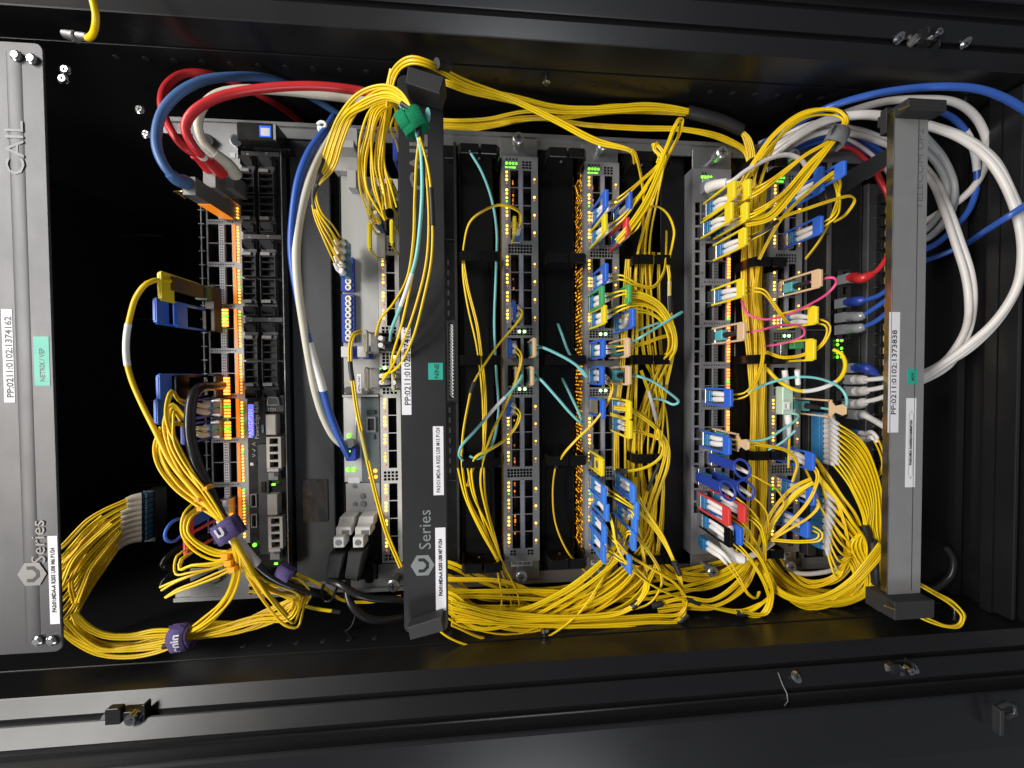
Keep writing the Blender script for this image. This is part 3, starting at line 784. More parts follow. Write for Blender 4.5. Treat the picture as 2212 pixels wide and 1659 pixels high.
# ================================================================= server B
def server():
    t = thing('rack_server', 'black one-unit rack server with drive caddies and a small blue display', 'server', (U(538), V(1290, 580), 0))
    b = MB(); b.box(U(538), U(624), V(1222, 580), V(333, 580), -0.6, 0.004); b.build('body', 'server_black', t)
    MB().box(U(624.2), U(626.2), V(1215, 600), V(333, 600), -0.2, 0.010).build('silver_edge', 'chrome', t)
    # caddies
    k = 0
    for g in range(3):
        y0 = 338+175.3*g
        s = MB().box(U(541), U(621), V(y0+9, 580), V(y0, 580), 0.004, 0.0085); o = s.build('drive_number_strip', 'server_dark', t)
        for x in (555, 594):
            text('lettering', str(k)+' '+('v' if 0 else '-'), (U(x), V(y0+4.5, 580), 0.0087), 0.0032, 'ink_white', o, 1.0, flip=(x > 580)); k += 1
        for x0, x1 in ((539.5, 569), (577, 610)):
            for half in range(2):
                c = MB(); ya = y0+11+82.2*half; yb = ya+79
                fl = half == 1
                def yy(q): return ya+q if not fl else yb-q
                def bx(xa, xb, qa, qb, wa, wb, r=0.0006):
                    q0, q1 = sorted((yy(qa), yy(qb))); c.rbox(U(xa), U(xb), V(q1, 580), V(q0, 580), wa, wb, r=r, ch=0.0004)
                w_ = x1-x0
                # frame with open grid
                bx(x0, x0+2.6, 32, 79, 0.004, 0.0105); bx(x1-2.6, x1, 32, 79, 0.004, 0.0105)
                for q in (46, 61, 76): bx(x0+2, x1-2, q, q+2.2, 0.004, 0.0095)
                bx(x0, x1, 26, 36, 0.004, 0.009)
                bx(x0, x1, 0, 26, 0.004, 0.0075)
                bx(x0+2, x0+4, 1, 20, 0.0074, 0.0115); bx(x1-4, x1-2, 1, 20, 0.0074, 0.0115); bx(x0+2, x1-2, 1, 3.2, 0.0074, 0.0115)
                o = c.build('drive_caddy', 'server_dark', t)
                d = MB(); q0, q1 = sorted((yy(27), yy(34))); d.rbox(U(x0+2), U(x0+w_*0.68), V(q1, 580), V(q0, 580), 0.009, 0.0110, r=0.0005); d.build('release_button', 'server_gray', o)
                d = MB(); q0, q1 = sorted((yy(4.5), yy(19)))
                a, b_, c0, c1 = U(x0+5), U(x1-5), V(q1, 580), V(q0, 580)
                d.add([(a, c0, 0.0076), (b_, c0, 0.0076), (b_, c1, 0.0135), (a, c1, 0.0135), (a, c1, 0.0076), (b_, c1, 0.0076)], [(0, 1, 2, 3), (0, 3, 4), (1, 5, 2), (3, 2, 5, 4), (0, 4, 5, 1)])
                d.build('finger_latch', 'server_dark', o)
    # control panel
    MB().rbox(U(541), U(581), V(956, 560), V(854, 560), 0.004, 0.0075, r=0.001).build('control_panel', 'server_black', t)
    o = MB().rbox(U(544), U(555.5), V(940, 550), V(872, 550), 0.0075, 0.0085, r=0.0006).build('display_screen', 'lcd', t)
    text('lettering', 'PA3XDP201', (U(549.5), V(912, 550), 0.0087), 0.0062, 'ink_lcd', o, 0.95)
    text('model_lettering', 'PowerEdge R630', (U(561.5), V(906, 560), 0.0078), 0.0060, 'ink_white', t, 0.92)
    o = MB().rbox(U(583), U(620), V(888, 600), V(853, 600), 0.004, 0.0085, r=0.001).build('video_panel', 'server_dark', t)
    q = [(U(586), V(877, 600)), (U(607), V(877, 600)), (U(604), V(858, 600)), (U(589), V(858, 600))]
    q = [(U(587), V(874, 600)), (U(614), V(874, 600)), (U(611), V(857, 600)), (U(590), V(857, 600))]
    MB().prism(q, 0.0085, 0.0115, 'w', 0.0003).build('video_socket', 'steel', o)
    q = [(U(589), V(872.5, 600)), (U(612), V(872.5, 600)), (U(609.6), V(858.8, 600)), (U(591.4), V(858.8, 600))]
    MB().prism(q, 0.0115, 0.0119, 'w').build('socket_core', 'ink', o)
    k = MB(); k.box(U(587.5), U(588.6), V(886, 600), V(880, 600), .0086, .0088).box(U(601.5), U(602.6), V(886, 600), V(880, 600), .0086, .0088)
    k.box(U(591), U(599), V(881.2, 600), V(880, 600), .0086, .0088).box(U(591), U(599), V(886.5, 600), V(885.3, 600), .0086, .0088).box(U(591), U(592), V(886.5, 600), V(880, 600), .0086, .0088).box(U(598), U(599), V(886.5, 600), V(880, 600), .0086, .0088)
    k.build('monitor_icon', 'ink_white', o)
    MB().rbox(U(571.5), U(577), V(933, 575), V(915, 575), 0.0076, 0.0084, r=0.0013).build('oval_badge', 'badge', t)
    # optical drive and ports
    o = MB().rbox(U(560), U(583), V(1192, 570), V(957, 570), 0.004, 0.0065, r=0.0008).build('optical_drive', 'server_dark', t)
    MB().rbox(U(567), U(577), V(1060, 570), V(1037, 570), 0.0065, 0.0075, r=0.0008).build('eject_button', 'server_black', o)
    k = MB()
    for y, ch in ((959, 1), (984, -1)):
        k.tube([P(545, y+2*ch, 8), P(548.5, y-2*ch, 8), P(545, y-5*ch, 8)] if 0 else [P(552, y+3, 8), P(545.5 if ch > 0 else 552, y, 8), P(552, y-3, 8)] if ch > 0 else [P(545.5, y+3, 8), P(552, y, 8), P(545.5, y-3, 8)], 0.0004, 5)
    k.tube([P(545, 970, 8), P(552, 973, 8), P(549, 976, 8)], 0.0004, 5)
    k.box(U(546), U(552.5), V(1002, 550), V(996, 550), 0.0078, 0.0082)
    k.build('arrow_marks', 'ink_white', t)
    k = MB()
    for y in (1077, 1120): k.plate(U(544), U(557), V(y+14, 550), V(y-14, 550), 0.0075, 0.0035, [(U(546), U(555), V(y+12, 550), V(y-12, 550))])
    k.build('usb_port', 'server_gray', t)
    for y in (914, 1082):
        MB().rbox(U(585.5), U(608), V(y+22, 600), V(y-22, 600), 0.004, 0.013, r=0.001, ch=0.001).build('caddy_button', 'server_beige', t)
        hs = []
        for j in range(4): hs.append((U(592), U(610), V(y+41+j*16.5, 600), V(y+29+j*16.5, 600)))
        MB().plate(U(585.5), U(616), V(y+92, 600), V(y+26, 600), 0.012, 0.009, hs).rbox(U(586), U(611), V(y+99, 600), V(y+92.3, 600), 0.004, 0.0125, r=0.0005).build('vented_caddy_front', 'server_beige', t)
        o = MB().rbox(U(586), U(607), V(y+118, 600), V(y+101, 600), 0.004, 0.010, r=0.0008).build('caddy_block', 'server_gray', t)
        MB().cyl(P(597, y+110, 10), P(597, y+110, 11), 0.0026, 0.0022, 14).build('torx_screw', 'chrome', o)
    G = MB(); G.box(U(591), U(598), V(1044, 594), V(1040, 594), 0.0075, 0.0085).box(U(593), U(600), V(1212, 594), V(1208, 594), 0.0075, 0.0085)
    G.disc(U(549.5), V(1172, 550), 0.006, 0.0022, 0.0008); G.build('green_lamps', 'led_green', t)
    # handle block with the blue badge
    a = P(510, 262, 22); b = P(598, 306, 22)
    o = MB().rbox(a[0], b[0], b[1], a[1], -0.001, 0.022, r=0.0015, ch=0.001).rbox(a[0]+0.01, b[0]+0.008, V(336, 560), b[1], -0.001, 0.012, r=0.001).build('ear_handle', 'server_black', t)
    a = P(560, 271, 22.2); b = P(586, 297, 22.2); q = MB().rbox(a[0], b[0], b[1], a[1], 0.0221, 0.0224, r=0.0005).build('blue_badge', 'badge_blue', o)
    a = P(563, 276, 22.6); b = P(583, 294, 22.6); MB().rbox(a[0], b[0], b[1], a[1], 0.0225, 0.0227, r=0.0004).build('badge_centre', 'paper', q)
    a = P(590, 268, 22.3); b = P(596, 302, 22.3); MB().box(a[0], b[0], b[1], a[1], 0.0221, 0.0224).build('small_code_strip', 'gray_cable', o)
server()

# ================================================================= blank panel C
def blank():
    t = thing('blanking_panel', 'dark grey blanking panel with a glossy window, left of the pale shelf unit', 'panel', (U(630), V(1290, 690), 0))
    b = MB(); b.rbox(U(630), U(717), V(1292, 690), V(300, 690), -0.012, -0.004, r=0.001); b.build('panel', 'blank', t)
    c = MB(); c.box(U(717.5), U(720), V(1288, 725), V(300, 725), -0.012, 0.0).box(U(720), U(738), V(1285, 725), V(300, 725), -0.03, -0.012).box(U(738.5), U(741), V(1285, 725), V(300, 725), -0.03, 0.0)
    c.build('channel', 'server_black', t)
    h = MB()
    for y in range(520, 1190, 64): h.disc(U(731), V(y, 731), -0.012, 0.0012, 0.0004)
    h.build('channel_holes', 'ink', t)
    a = P(653, 1036, -3); b2 = P(709, 1127, -3); MB().rbox(a[0], b2[0], b2[1], a[1], -0.0039, -0.0030, r=0.003, ch=0.0003).build('glossy_window', 'gloss_window', t)
blank()

# ================================================================= pale shelf unit D (optical transport shelf)
def shelf():
    t = thing('transport_shelf', 'pale grey optical shelf unit with blue adapters and two levers', 'optical shelf', (U(743), V(1190, 780), 0))
    MB().rbox(U(744), U(820.5), V(851, 780), V(383, 780), -0.25, 0.002, r=0.0008).build('module_face', 'adva', t)
    MB().rbox(U(744), U(820.5), V(857, 780), V(852, 780), -0.02, 0.008, r=0.0005).build('divider', 'adva', t)
    k = MB(); k.rbox(U(722), U(790), V(353, 760), V(338, 760), -0.01, 0.03, r=0.001).rbox(U(735), U(786), V(382, 760), V(352, 760), -0.01, 0.012, r=0.002)
    k.rbox(U(722), U(790), V(337, 760), V(298, 760), -0.01, 0.018, r=0.002)
    k.build('latch_bracket', 'adva', t); k = MB().rbox(U(767), U(785), V(421, 775), V(384, 775), 0.002, 0.016, r=0.001)
    k.build('cable_guide', 'adva', t)
    k = MB(); k.rbox(U(742), U(780), V(1040, 760), V(858, 760), -0.2, 0.002, r=0.0006).build('fan_module', 'card_light', t)
    o = MB().rbox(U(781), U(820), V(1040, 800), V(859, 800), -0.2, 0.004, r=0.0006).build('controller_card', 'teal_gray', t)
    MB().plate(U(793), U(813), V(932, 800), V(899, 800), 0.0062, 0.002, [(U(796), U(810), V(928, 800), V(903, 800))]).build('network_socket', 'steel', o)
    MB().box(U(796), U(810), V(928, 800), V(903, 800), 0.0041, 0.0044).box(U(794), U(812), V(894, 800), V(885, 800), 0.0041, 0.006).box(U(808), U(811), V(948, 800), V(937, 800), 0.0041, 0.005).build('socket_opening', 'ink', o)
    k = MB().rbox(U(745), U(818), V(1110, 780), V(1042, 780), -0.2, 0.003, r=0.0006); psu = k.build('power_module', 'adva', t)
    k = MB()
    for x, y in ((764, 1048), (782, 1070), (764, 1086), (810, 1086)): k.disc(U(x), V(y, 780), 0.003, 0.0024, 0.001, 12)
    k.build('round_fixings', 'steel', psu)
    k = MB(); k.disc(U(782), V(1070, 780), 0.0031, 0.0034, 0.0003, 14).disc(U(782), V(1086, 780), 0.0031, 0.0033, 0.0012, 14)
    k.build('fan_icon', 'ink_gray', psu)
    k = MB(); k.rbox(U(750), U(775), V(1046, 760), V(1030, 760), 0.0021, 0.0024, r=0.0003); k.build('paper_label', 'paper', t)
    # blue adapters with round ports
    for y0, y1, ys in ((560, 633, [574, 585, 597, 608, 621]), (638, 741, [645, 656, 669, 681, 695, 706, 719, 731])):
        o = MB().rbox(U(745), U(772), V(y1, 757), V(y0, 757), 0.002, 0.0075, r=0.0008).build('blue_adapter_row', 'blue_dark', t)
        r_ = MB(); i_ = MB(); ye = MB()
        for y in ys:
            c = P(753, y, 8)
            r_.tube([(c[0]+0.0024*math.cos(a*math.pi/8), c[1]+0.0024*math.sin(a*math.pi/8), 0.0085) for a in range(17)], 0.0009, 6, caps=False)
            i_.disc(c[0], c[1], 0.0075, 0.0017, 0.0003); ye.box(U(760), U(766), V(y+3.5, 757), V(y-3.5, 757), 0.0076, 0.0082)
        r_.build('round_port_rim', 'white', o); i_.build('port_core', 'gray_cable', o); ye.build('yellow_mark', 'yellow_dull', o)
    for x0, x1 in ((747, 766), (781, 800)):
        o = MB().rbox(U(x0+6), U(x1+8), V(776, 770), V(748, 770), 0.002, 0.005, r=0.0006).build('blue_socket', 'blue_dark', t)
        MB().rbox(U(x0), U(x1), V(773, 770), V(750, 770), 0.005, 0.014, r=0.0008, ch=0.0006).build('white_plug_cap', 'card_light', o)
    k = MB()
    for x, y in ((752, 843), (789, 844)): k.cyl(P(x, y, 2), P(x, y, 6), 0.0042, 0.0038, 14)
    k.build('panel_screw', 'steel', t)
    o = MB().box(U(772), U(781.5), V(848, 777), V(808, 777), 0.0021, 0.0024).build('paper_label', 'paper', t)
    text('lettering', 'ADM61-PAR7', (U(777), V(829, 777), 0.0026), 0.0036, 'ink', o, 0.8)
    G = MB(); G.disc(U(754), V(940, 757), 0.0026, 0.0022, 0.0008).disc(U(751), V(1013, 757), 0.0026, 0.0024, 0.0008).disc(U(762), V(1013, 757), 0.0026, 0.0024, 0.0008).disc(U(756), V(974, 757), 0.0026, 0.0016, .0008)
    G.build('green_lamps', 'led_green', t)
    R = MB(); R.disc(U(810), V(1015, 810), 0.0041, 0.0023, 0.0008).disc(U(811), V(1028, 810), 0.0041, 0.0021, 0.0008).disc(U(799), V(1029, 810), 0.0041, 0.0018, 0.0008)
    R.build('orange_lamps', 'led_orange', t)
    # wire pull near the fan module
    MB().tube([P(770, 900, 3), P(770, 940, 10), P(768, 955, 12), P(762, 968, 12)], 0.0011, 6).build('pull_wire', 'steel', t)
    # two power levers
    for x0 in (722, 764):
        c = MB(); x1 = x0+40
        a = P(x0+30, 1118, 16)
        c.prism([(P(x0+12, 1117, 20)[0], V(1117, 760, 20)), (P(x0+44, 1117, 20)[0], V(1117, 760, 20)), (P(x0+40, 1142, 24)[0], V(1142, 760, 24)), (P(x0+4, 1142, 24)[0], V(1142, 760, 24))], 0.003, 0.020, 'w', 0.0006)
        p = P(x0, 1143, 34); q = P(x0+34, 1160, 34); c.rbox(p[0], q[0], q[1], p[1], 0.012, 0.030, r=0.001, ch=0.0008)
        p = P(x0-2, 1161, 38); q = P(x0+22, 1183, 38); c.rbox(p[0], q[0], q[1], p[1], 0.022, 0.038, r=0.001, ch=0.0008)
        o = c.build('lever', 'card_light', t)
        p = P(x0+9, 1172, 38); MB().cyl(p, (p[0], p[1], 0.0388), 0.0031, 0.0028, 14).build('lever_screw', 'steel', o)
        p = P(x0+16, 1146, 30.5); q = P(x0+32, 1158, 30.5); MB().rbox(p[0], q[0], q[1], p[1], 0.0301, 0.0306, r=0.0005).build('lever_slot', 'server_gray', o)
shelf()

# ================================================================= thing G: server behind the right edge of the centre bar
def bezel_server():
    t = thing('bezel_server', 'black server with a white honeycomb strip peeking out beside the middle cover bar', 'server', (U(966), V(1250, 975), 0))
    MB().box(U(950), U(991), V(1250, 975), V(300, 975), -0.5, -0.002).build('body', 'server_black', t)
    k = MB(); k.plate(U(966), U(984), V(866, 975), V(693, 975), 0.003, 0.003, [(U(970), U(980), V(860, 975), V(699, 975))])
    k.rbox(U(984.5), U(990), V(1240, 985), V(310, 985), -0.002, 0.003, r=0.0008)
    k.build('bezel_frame', 'server_dark', t)
    h = MB(); MB().box(U(970), U(980), V(860, 975), V(699, 975), -0.0019, -0.0012).build('honeycomb_back', 'ink', t)
    y = 701.0; i = 0
    while y < 859:
        h.tube([P(972+(i % 2)*4, y, 0), P(976+(i % 2)*4, y+2, 0)], 0.0009, 5); h.tube([P(978-(i % 2)*4, y, 0), P(974-(i % 2)*3, y+3, 0)], 0.0008, 5); y += 3.6; i += 1
    h.build('honeycomb', 'white', t)
    s = MB()
    for y in (345, 519, 692, 867, 1035, 1210): s.box(U(966), U(985), V(y+2, 975), V(y, 975), 0.0, 0.004)
    s.build('silver_seam', 'chrome', t)
    s = MB()
    for y in list(range(880, 1030, 22))+list(range(560, 680, 22)): s.rbox(U(968), U(973), V(y+12, 970), V(y, 970), -0.0019, -0.0014, r=0.0003)
    s.build('bay_slot', 'ink', t)
bezel_server()

# ================================================================= ring cable managers (one built, others copied)
def manager(label):
    t = thing('cable_manager', label, 'cable manager', (U(991), V(1240, 1040), 0), 'black plastic ring cable managers')
    b = MB(); b.rbox(U(992), U(1068), V(1246, 1040), V(304, 1040), -0.010, -0.004, r=0.003, ch=0.001)
    b.prism(rrect(U(1002), U(1058), V(780, 1035), V(560, 1035), 0.004, 3), -0.004, -0.0025, 'w', 0.0006)
    b.prism(rrect(U(1002), U(1058), V(1200, 1035), V(1015, 1035), 0.004, 3), -0.004, -0.0025, 'w', 0.0006)
    b.build('backplate', 'plastic_black', t)
    for y in (322, 553, 778, 1000, 1228):
        r = MB(); vc = V(y, 1040, 30); h = 0.0050
        for s_, x0, x1 in ((1, 996, 1037), (-1, 1042, 1079)):
            ua = U(x0, 0); ub = U(x1, 0)
            outer = ua if s_ > 0 else ub; inner = ub if s_ > 0 else ua
            r.prism([(outer, -0.004), (outer, 0.026), (outer+s_*0.003, 0.031), (inner, 0.0312), (inner+s_*0.0006, 0.0285), (outer+s_*0.0045, 0.0280), (outer+s_*0.0028, 0.0245), (outer+s_*0.0028, -0.004)], vc-h, vc+h, 'v', 0.0006)
        r.build('ring', 'plastic_black', t)
    k = MB()
    for y in (345, 1216-15): p = P(1035, y, -4); k.cyl((p[0], p[1], -0.0025), (p[0], p[1], -0.001), 0.0016, 0.0013, 10)
    k.build('fixing_screw', 'chrome', t)
    return t
mgr = manager('black ring cable manager right of the middle cover bar, threaded with an aqua cable')
for x, lab in ((1168, 'empty looking black ring cable manager between the two line cards'),
               (1342, 'black ring cable manager stuffed with yellow cables right of the second line card'),
               (1580, 'black ring cable manager behind the thick vertical yellow bundle')):
    dup(mgr, (U(x), V(1240, 1040), 0), lab, 'black plastic ring cable managers')
# dark blank panel M
t = thing('blanking_panel', 'plain black blanking panel left of the modular switch', 'panel', (U(1436), V(1240, 1450), -0.01))
MB().rbox(U(1437), U(1488), V(1240, 1450), V(315, 1450), -0.03, -0.012, r=0.001).build('panel', 'cab_inner', t)

# ================================================================= modular switch N
def switch_n():
    x0, x1 = 1490, 1572
    t = thing('modular_switch', 'grey switch with square openings along its edge and red glowing lamps', 'network switch', (U(x0), V(1195, 1530), 0))
    holes = []
    y = 440.0
    while y < 1100: holes.append((U(1496), U(1507), V(y+22.5, 1500), V(y, 1500))); y += 26.8
    divs = [432, 521, 611, 700, 789, 877, 966, 1052, 1139]
    port_h = []
    for i in range(len(divs)-1):
        a, b = divs[i]+7, divs[i+1]-7; mid = (a+b)/2
        for q0, q1 in ((a, mid-0.8), (mid+0.8, b)):
            port_h.append((U(1518), U(1534), V(q1, 1530), V(q0, 1530))); port_h.append((U(1546), U(1562), V(q1, 1530), V(q0, 1530)))
    dots = []
    for d in divs:
        for k in range(9): dots.append((U(1516+k*5.4), U(1518.8+k*5.4), V(d+1.8, 1530), V(d-1.8, 1530)))
    cg = MB(); MB().plate(U(x0), U(x1), V(1193, 1530), V(368, 1530), 0.004, 0.3, holes+port_h+dots, depth=0.018, cage=cg).build('face_plate', 'sw_gray', t); cg.build('port_cages', 'cage', t)
    MB().box(U(x0)+0.0005, U(x1)-0.0005, V(1192, 1530), V(369, 1530), -0.0135, -0.0139).build('port_backing', 'port', t)
    rj = MB()
    y = 440.0
    while y < 1100:
        c0, c1 = V(y+22.5, 1500), V(y, 1500)
        rj.add([(U(1496), c0, -0.006), (U(1507), c0, -0.006), (U(1507), c1, -0.006)], [(0, 1, 2)])
        rj.cyl((U(1500.5), (c0+c1)/2, -0.0134), (U(1500.5), (c0+c1)/2, -0.001), 0.0026, 0.0026, 10); y += 26.8
    rj.build('jack_tongue', 'server_dark', t)
    s = MB(); k = MB()
    for i in range(len(divs)-1):
        a, b = divs[i]+7, divs[i+1]-7; mid = (a+b)/2
        for q0, q1 in ((a, mid-1), (mid+1, b)):
            s.box(U(1535.5), U(1544.5), V(q1, 1530), V(q0, 1530), 0.0041, 0.0046)
            for j in range(6):
                yy = q0+3+(q1-q0-6)*j/5
                for x in (1538.4, 1541.8): k.box(U(x-1), U(x+1), V(yy+1.2, 1530), V(yy-1.2, 1530), 0.0047, 0.0049)
        k.box(U(1510.5), U(1512.5), V(a+4, 1510), V(a+1, 1510), 0.0041, 0.0043); k.box(U(1510.5), U(1512.5), V(b-10, 1510), V(b-14, 1510), 0.0041, 0.0043)
    s.build('perforated_strip', 'steel', t); k.build('strip_holes', 'ink', t)
    A = MB(); Gn = MB(); y = 560.0
    while y < 935:
        if not any(abs(y+2-d) < 6 for d in divs):
            q = [(U(1565.5), V(y+4.6, 1568)), (U(1570.5), V(y+4.6, 1568)), (U(1570.5), V(y+0.6, 1568)), (U(1565.5), V(y+0.0, 1568))]
            (Gn if random.random() < 0.08 else A).prism(q, 0.004, 0.0052, 'w')
        y += 6.4
    A.build('orange_lamps', 'led_strip_red', t); Gn.build('green_lamps', 'led_green', t)
    G = MB()
    for j in range(4): G.disc(U(1511+6.2*j), V(386, 1515), 0.004, 0.0015, 0.0006)
    G.disc(U(1513), V(396, 1515), 0.004, 0.0016, 0.0006).disc(U(1513), V(419, 1515), 0.004, 0.0016, 0.0006)
    G.build('green_lamps', 'led_green', t)
    MB().rbox(U(1510), U(1550), V(425, 1530), V(391, 1530), 0.0041, 0.0052, r=0.0006).build('jack_frame', 'green_clear', t)
    k = MB()
    for j in range(2): k.box(U(1510+6.2*j), U(1513+6.2*j), V(381, 1515), V(376, 1515), 0.0041, 0.0043)
    k.build('status_icons', 'ink', t)
    for ya_, yb_ in ((366, 325), (1240, 1195)): e_ = MB(); ear(e_, U(1492), U(1574), V(ya_, 1530), V(yb_, 1530), 0.001); e_.build('ear', 'zinc', t)
    thumbscrew(t, U(1529), V(355, 1529), 0.002, 0.0065, 0.024); thumbscrew(t, U(1520), V(1217, 1522), 0.002, 0.006)
    k = MB(); a = P(1519, 1023+30, 5); 
switch_n()

# ================================================================= dark devices at the far right
def dark_switch():
    t = thing('dark_switch', 'dark device with green lamps and network jacks left of the patch panel', 'network switch', (U(1730), V(1240, 1800), 0))
    MB().rbox(U(1734), U(1868), V(1235, 1790), V(335, 1790), -0.25, -0.006, r=0.001).build('body', 'server_black', t)
    s = MB(); s.box(U(1736), U(1741), V(1230, 1740), V(340, 1740), -0.006, 0.0).box(U(1792), U(1796), V(1230, 1790), V(340, 1790), -0.006, -0.002)
    for y in (500, 590, 688, 712, 880): s.box(U(1742), U(1790), V(y+1.4, 1770), V(y, 1770), -0.0059, -0.001)
    s.build('frame_strip', 'server_gray', t)
    for y in (594, 628, 650, 674, 698, 722, 786, 808, 830, 855, 890): MB().plate(U(1815), U(1836), V(y+11, 1820), V(y-11, 1820), 0.0, 0.005, [(U(1819), U(1832), V(y+8.5, 1820), V(y-8.5, 1820))]).build('network_jack', 'jack_dark', t)
    G = MB()
    for x, y in ((1815, 735), (1824, 735), (1815, 744), (1824, 752), (1815, 762), (1824, 761), (1815, 771), (1824, 771)): G.disc(U(x), V(y, 1820), -0.004, 0.0017, 0.0006)
    G.build('green_lamps', 'led_green', t)
    MB().disc(U(1812), V(949, 1812), -0.006, 0.0022, 0.0008).build('blue_lamp', 'led_blue', t)
dark_switch()
def patch_panel():
    t = thing('patch_panel', 'grey copper patch panel with a row of round-shadowed jacks behind the grey cover bar', 'patch panel', (U(1880), V(1230, 1900), 0))
    MB().rbox(U(1876), U(1945), V(1230, 1900), V(395, 1900), -0.012, -0.003, r=0.001).build('panel', 'bar_steel', t)
    MB().box(U(1876)-0.0008, U(1876)+0.0004, V(1230, 1900), V(395, 1900), -0.012, -0.002).build('bright_edge', 'steel', t)
    for i in range(26):
        y = 430+i*25.2
        if y > 1120: break
        o = MB().rbox(U(1895), U(1918), V(y+10, 1905), V(y-10, 1905), -0.003, 0.003, r=0.001).build('keystone_jack', 'server_black', t)
        MB().rbox(U(1901), U(1906), V(y+6.5, 1905), V(y-6.5, 1905), 0.003, 0.0036, r=0.0003).build('gold_contacts', 'gold', o)
        MB().disc(U(1893), V(y+12, 1895), -0.003, 0.0011, 0.0008).build('stud', 'chrome', o)
patch_panel()
# fibre cassette Q with blue adapters
t = thing('fibre_cassette', 'dark fibre cassette with a long row of blue adapters right of the last line card', 'fibre enclosure', (U(1738), V(1180, 1745), 0.0))
MB().rbox(U(1730), U(1748), V(1190, 1745), V(885, 1745), -0.02, 0.012, r=0.0006).build('housing', 'server_dark', t)
cass = t
# fibre patch panel behind the left bar
t = thing('fibre_enclosure', 'black fibre panel with blue adapters deep in the left bay', 'fibre enclosure', P(300, 1130, -30))
a = P(303, 1062, -25); b = P(332, 1172, -25); MB().rbox(a[0], b[0], b[1], a[1], -0.045, -0.028, r=0.0006).build('housing', 'server_black', t)
k = MB()
for i in range(9): p = P(309, 1070+i*11.5, -22); k.rbox(p[0]-0.005, p[0]+0.006, p[1]-0.0024, p[1]+0.0024, -0.028, -0.019, r=0.0005)
k.build('blue_adapters', 'lc_blue_dim', t)


# ================================================================= transceivers and cables
def seg(path_, f0, f1):
    n = len(path_); return path_[int(f0*(n-1)):max(int(f0*(n-1))+2, int(f1*(n-1))+1)]
G_PULL = 'transceivers with pull tabs'
def module(tx, ty, color, label, wt=62, w0=4, style='frame', hv=9.2, tabh=11, aside=-1, base=None, hole=False, hm='steel', name='transceiver'):
    """transceiver seated in a port; tx, ty is where the outer end of its pull tab is seen"""
    c = P(tx, ty, wt); u, v = c[0], c[1]; t = thing(name, label, 'transceiver', (u, v, w0*mm), G_PULL)
    MB().rbox(u-0.0042, u+0.0042, v-hv*mm, v+hv*mm, (w0-12)*mm, (w0+10)*mm, r=0.0006).build('housing', hm, t)
    b = MB(); du = aside*0.0046; a0 = u+du-0.0009; a1 = u+du+0.0009; W1 = wt*mm; Wb = (w0+6)*mm; h = hv*mm
    if style == 'frame':
        k = (wt-tabh)*mm
        # one outline with an opening: arms pinch in slightly halfway
        out = [(v-h, Wb), (v-h, Wb+0.010), (v-h*1.04, Wb+0.018), (v-h*1.04, W1-0.003), (v-h*0.78, W1), (v+h*0.78, W1), (v+h*1.04, W1-0.003), (v+h*1.04, Wb+0.018), (v+h, Wb+0.010), (v+h, Wb),
               (v+h-0.0017, Wb), (v+h-0.0017, Wb+0.010), (v+h*1.04-0.0019, Wb+0.018), (v+h*1.04-0.0019, k), (v-h*1.04+0.0019, k), (v-h*1.04+0.0019, Wb+0.018), (v-h+0.0017, Wb+0.010), (v-h+0.0017, Wb)]
        quads = [(0, 1, 16, 17), (1, 2, 15, 16), (9, 8, 11, 10), (8, 7, 12, 11)]
        vs = [(a0, p[0], p[1]) for p in out]+[(a1, p[0], p[1]) for p in out]; n = len(out); fs = []
        for q in quads: fs += [q, tuple(i+n for i in q)]
        top = (2, 3, 4, 5, 6, 7, 12, 13, 14, 15)
        top2 = [(2, 3, 14, 15), (7, 6, 13, 12), (3, 4, 5, 6, 13, 14)]
        for q in top2: fs += [q, tuple(i+n for i in q)]
        for i in range(n): j = (i+1) % n; fs.append((i, j, j+n, i+n))
        b.add(vs, fs)
        b.rbox(a0-0.0003, a1+0.0012, v-h*0.92, v+h*0.92, W1-0.0022, W1-0.0004, r=0.0008, axis='w')   # grip lip
    elif style == 'ring':
        b.rbox(a0, a1, v-h*0.55, v+h*0.55, Wb, W1-0.022, r=0.001, axis='u', ch=0.0002)
        R = 0.0105; cc = (u+du, v, W1-R)
        ring = [(cc[0]+0.000, cc[1]+R*0.85*math.cos(q*math.pi/12), cc[2]+R*1.15*math.sin(q*math.pi/12)) for q in range(25)]
        b.tube(ring, 0.0013, 8, caps=False)
    elif style == 'paddle':
        b.rbox(a0, a1, v-h, v-h+0.0018, Wb, W1-0.016, r=0.0003, axis='u', ch=0.0001); b.rbox(a0, a1, v+h-0.0018, v+h, Wb, W1-0.016, r=0.0003, axis='u', ch=0.0001)
        pts = [(v-h, W1-0.018), (v-h*0.35, W1-0.012), (v-h*0.6, W1-0.004), (v-h*0.4, W1), (v+h*0.4, W1), (v+h*0.6, W1-0.004), (v+h*0.35, W1-0.012), (v+h, W1-0.018), (v+h, W1-0.019), (v-h, W1-0.019)]
        b.prism(pts, a0, a1, 'u', 0.0003)
    elif style == 'short':
        b.rbox(a0, a1, v-h*0.9, v+h*0.9, Wb, W1, r=0.002, axis='u', ch=0.0003)
    b.build('pull_tab', color, t)
    if hole:
        MB().rbox(a0-0.0004, a1+0.0006, v-h*0.7, v+h*0.7, W1-0.024, W1-0.006, r=0.002, axis='u').build('tab_plate', color, t)
        MB().cyl((a0-0.0006, v, W1-0.015), (a0-0.0004, v, W1-0.015), 0.0042, 0.0042, 16).build('round_hole', 'server_gray', t)
    return (u, v, w0)
def strands(b, path_, r, offs, n=8):
    for s in (1, -1): b.tube(path_, r, n, off=[s*o for o in offs], offv=(1, 0, 0))
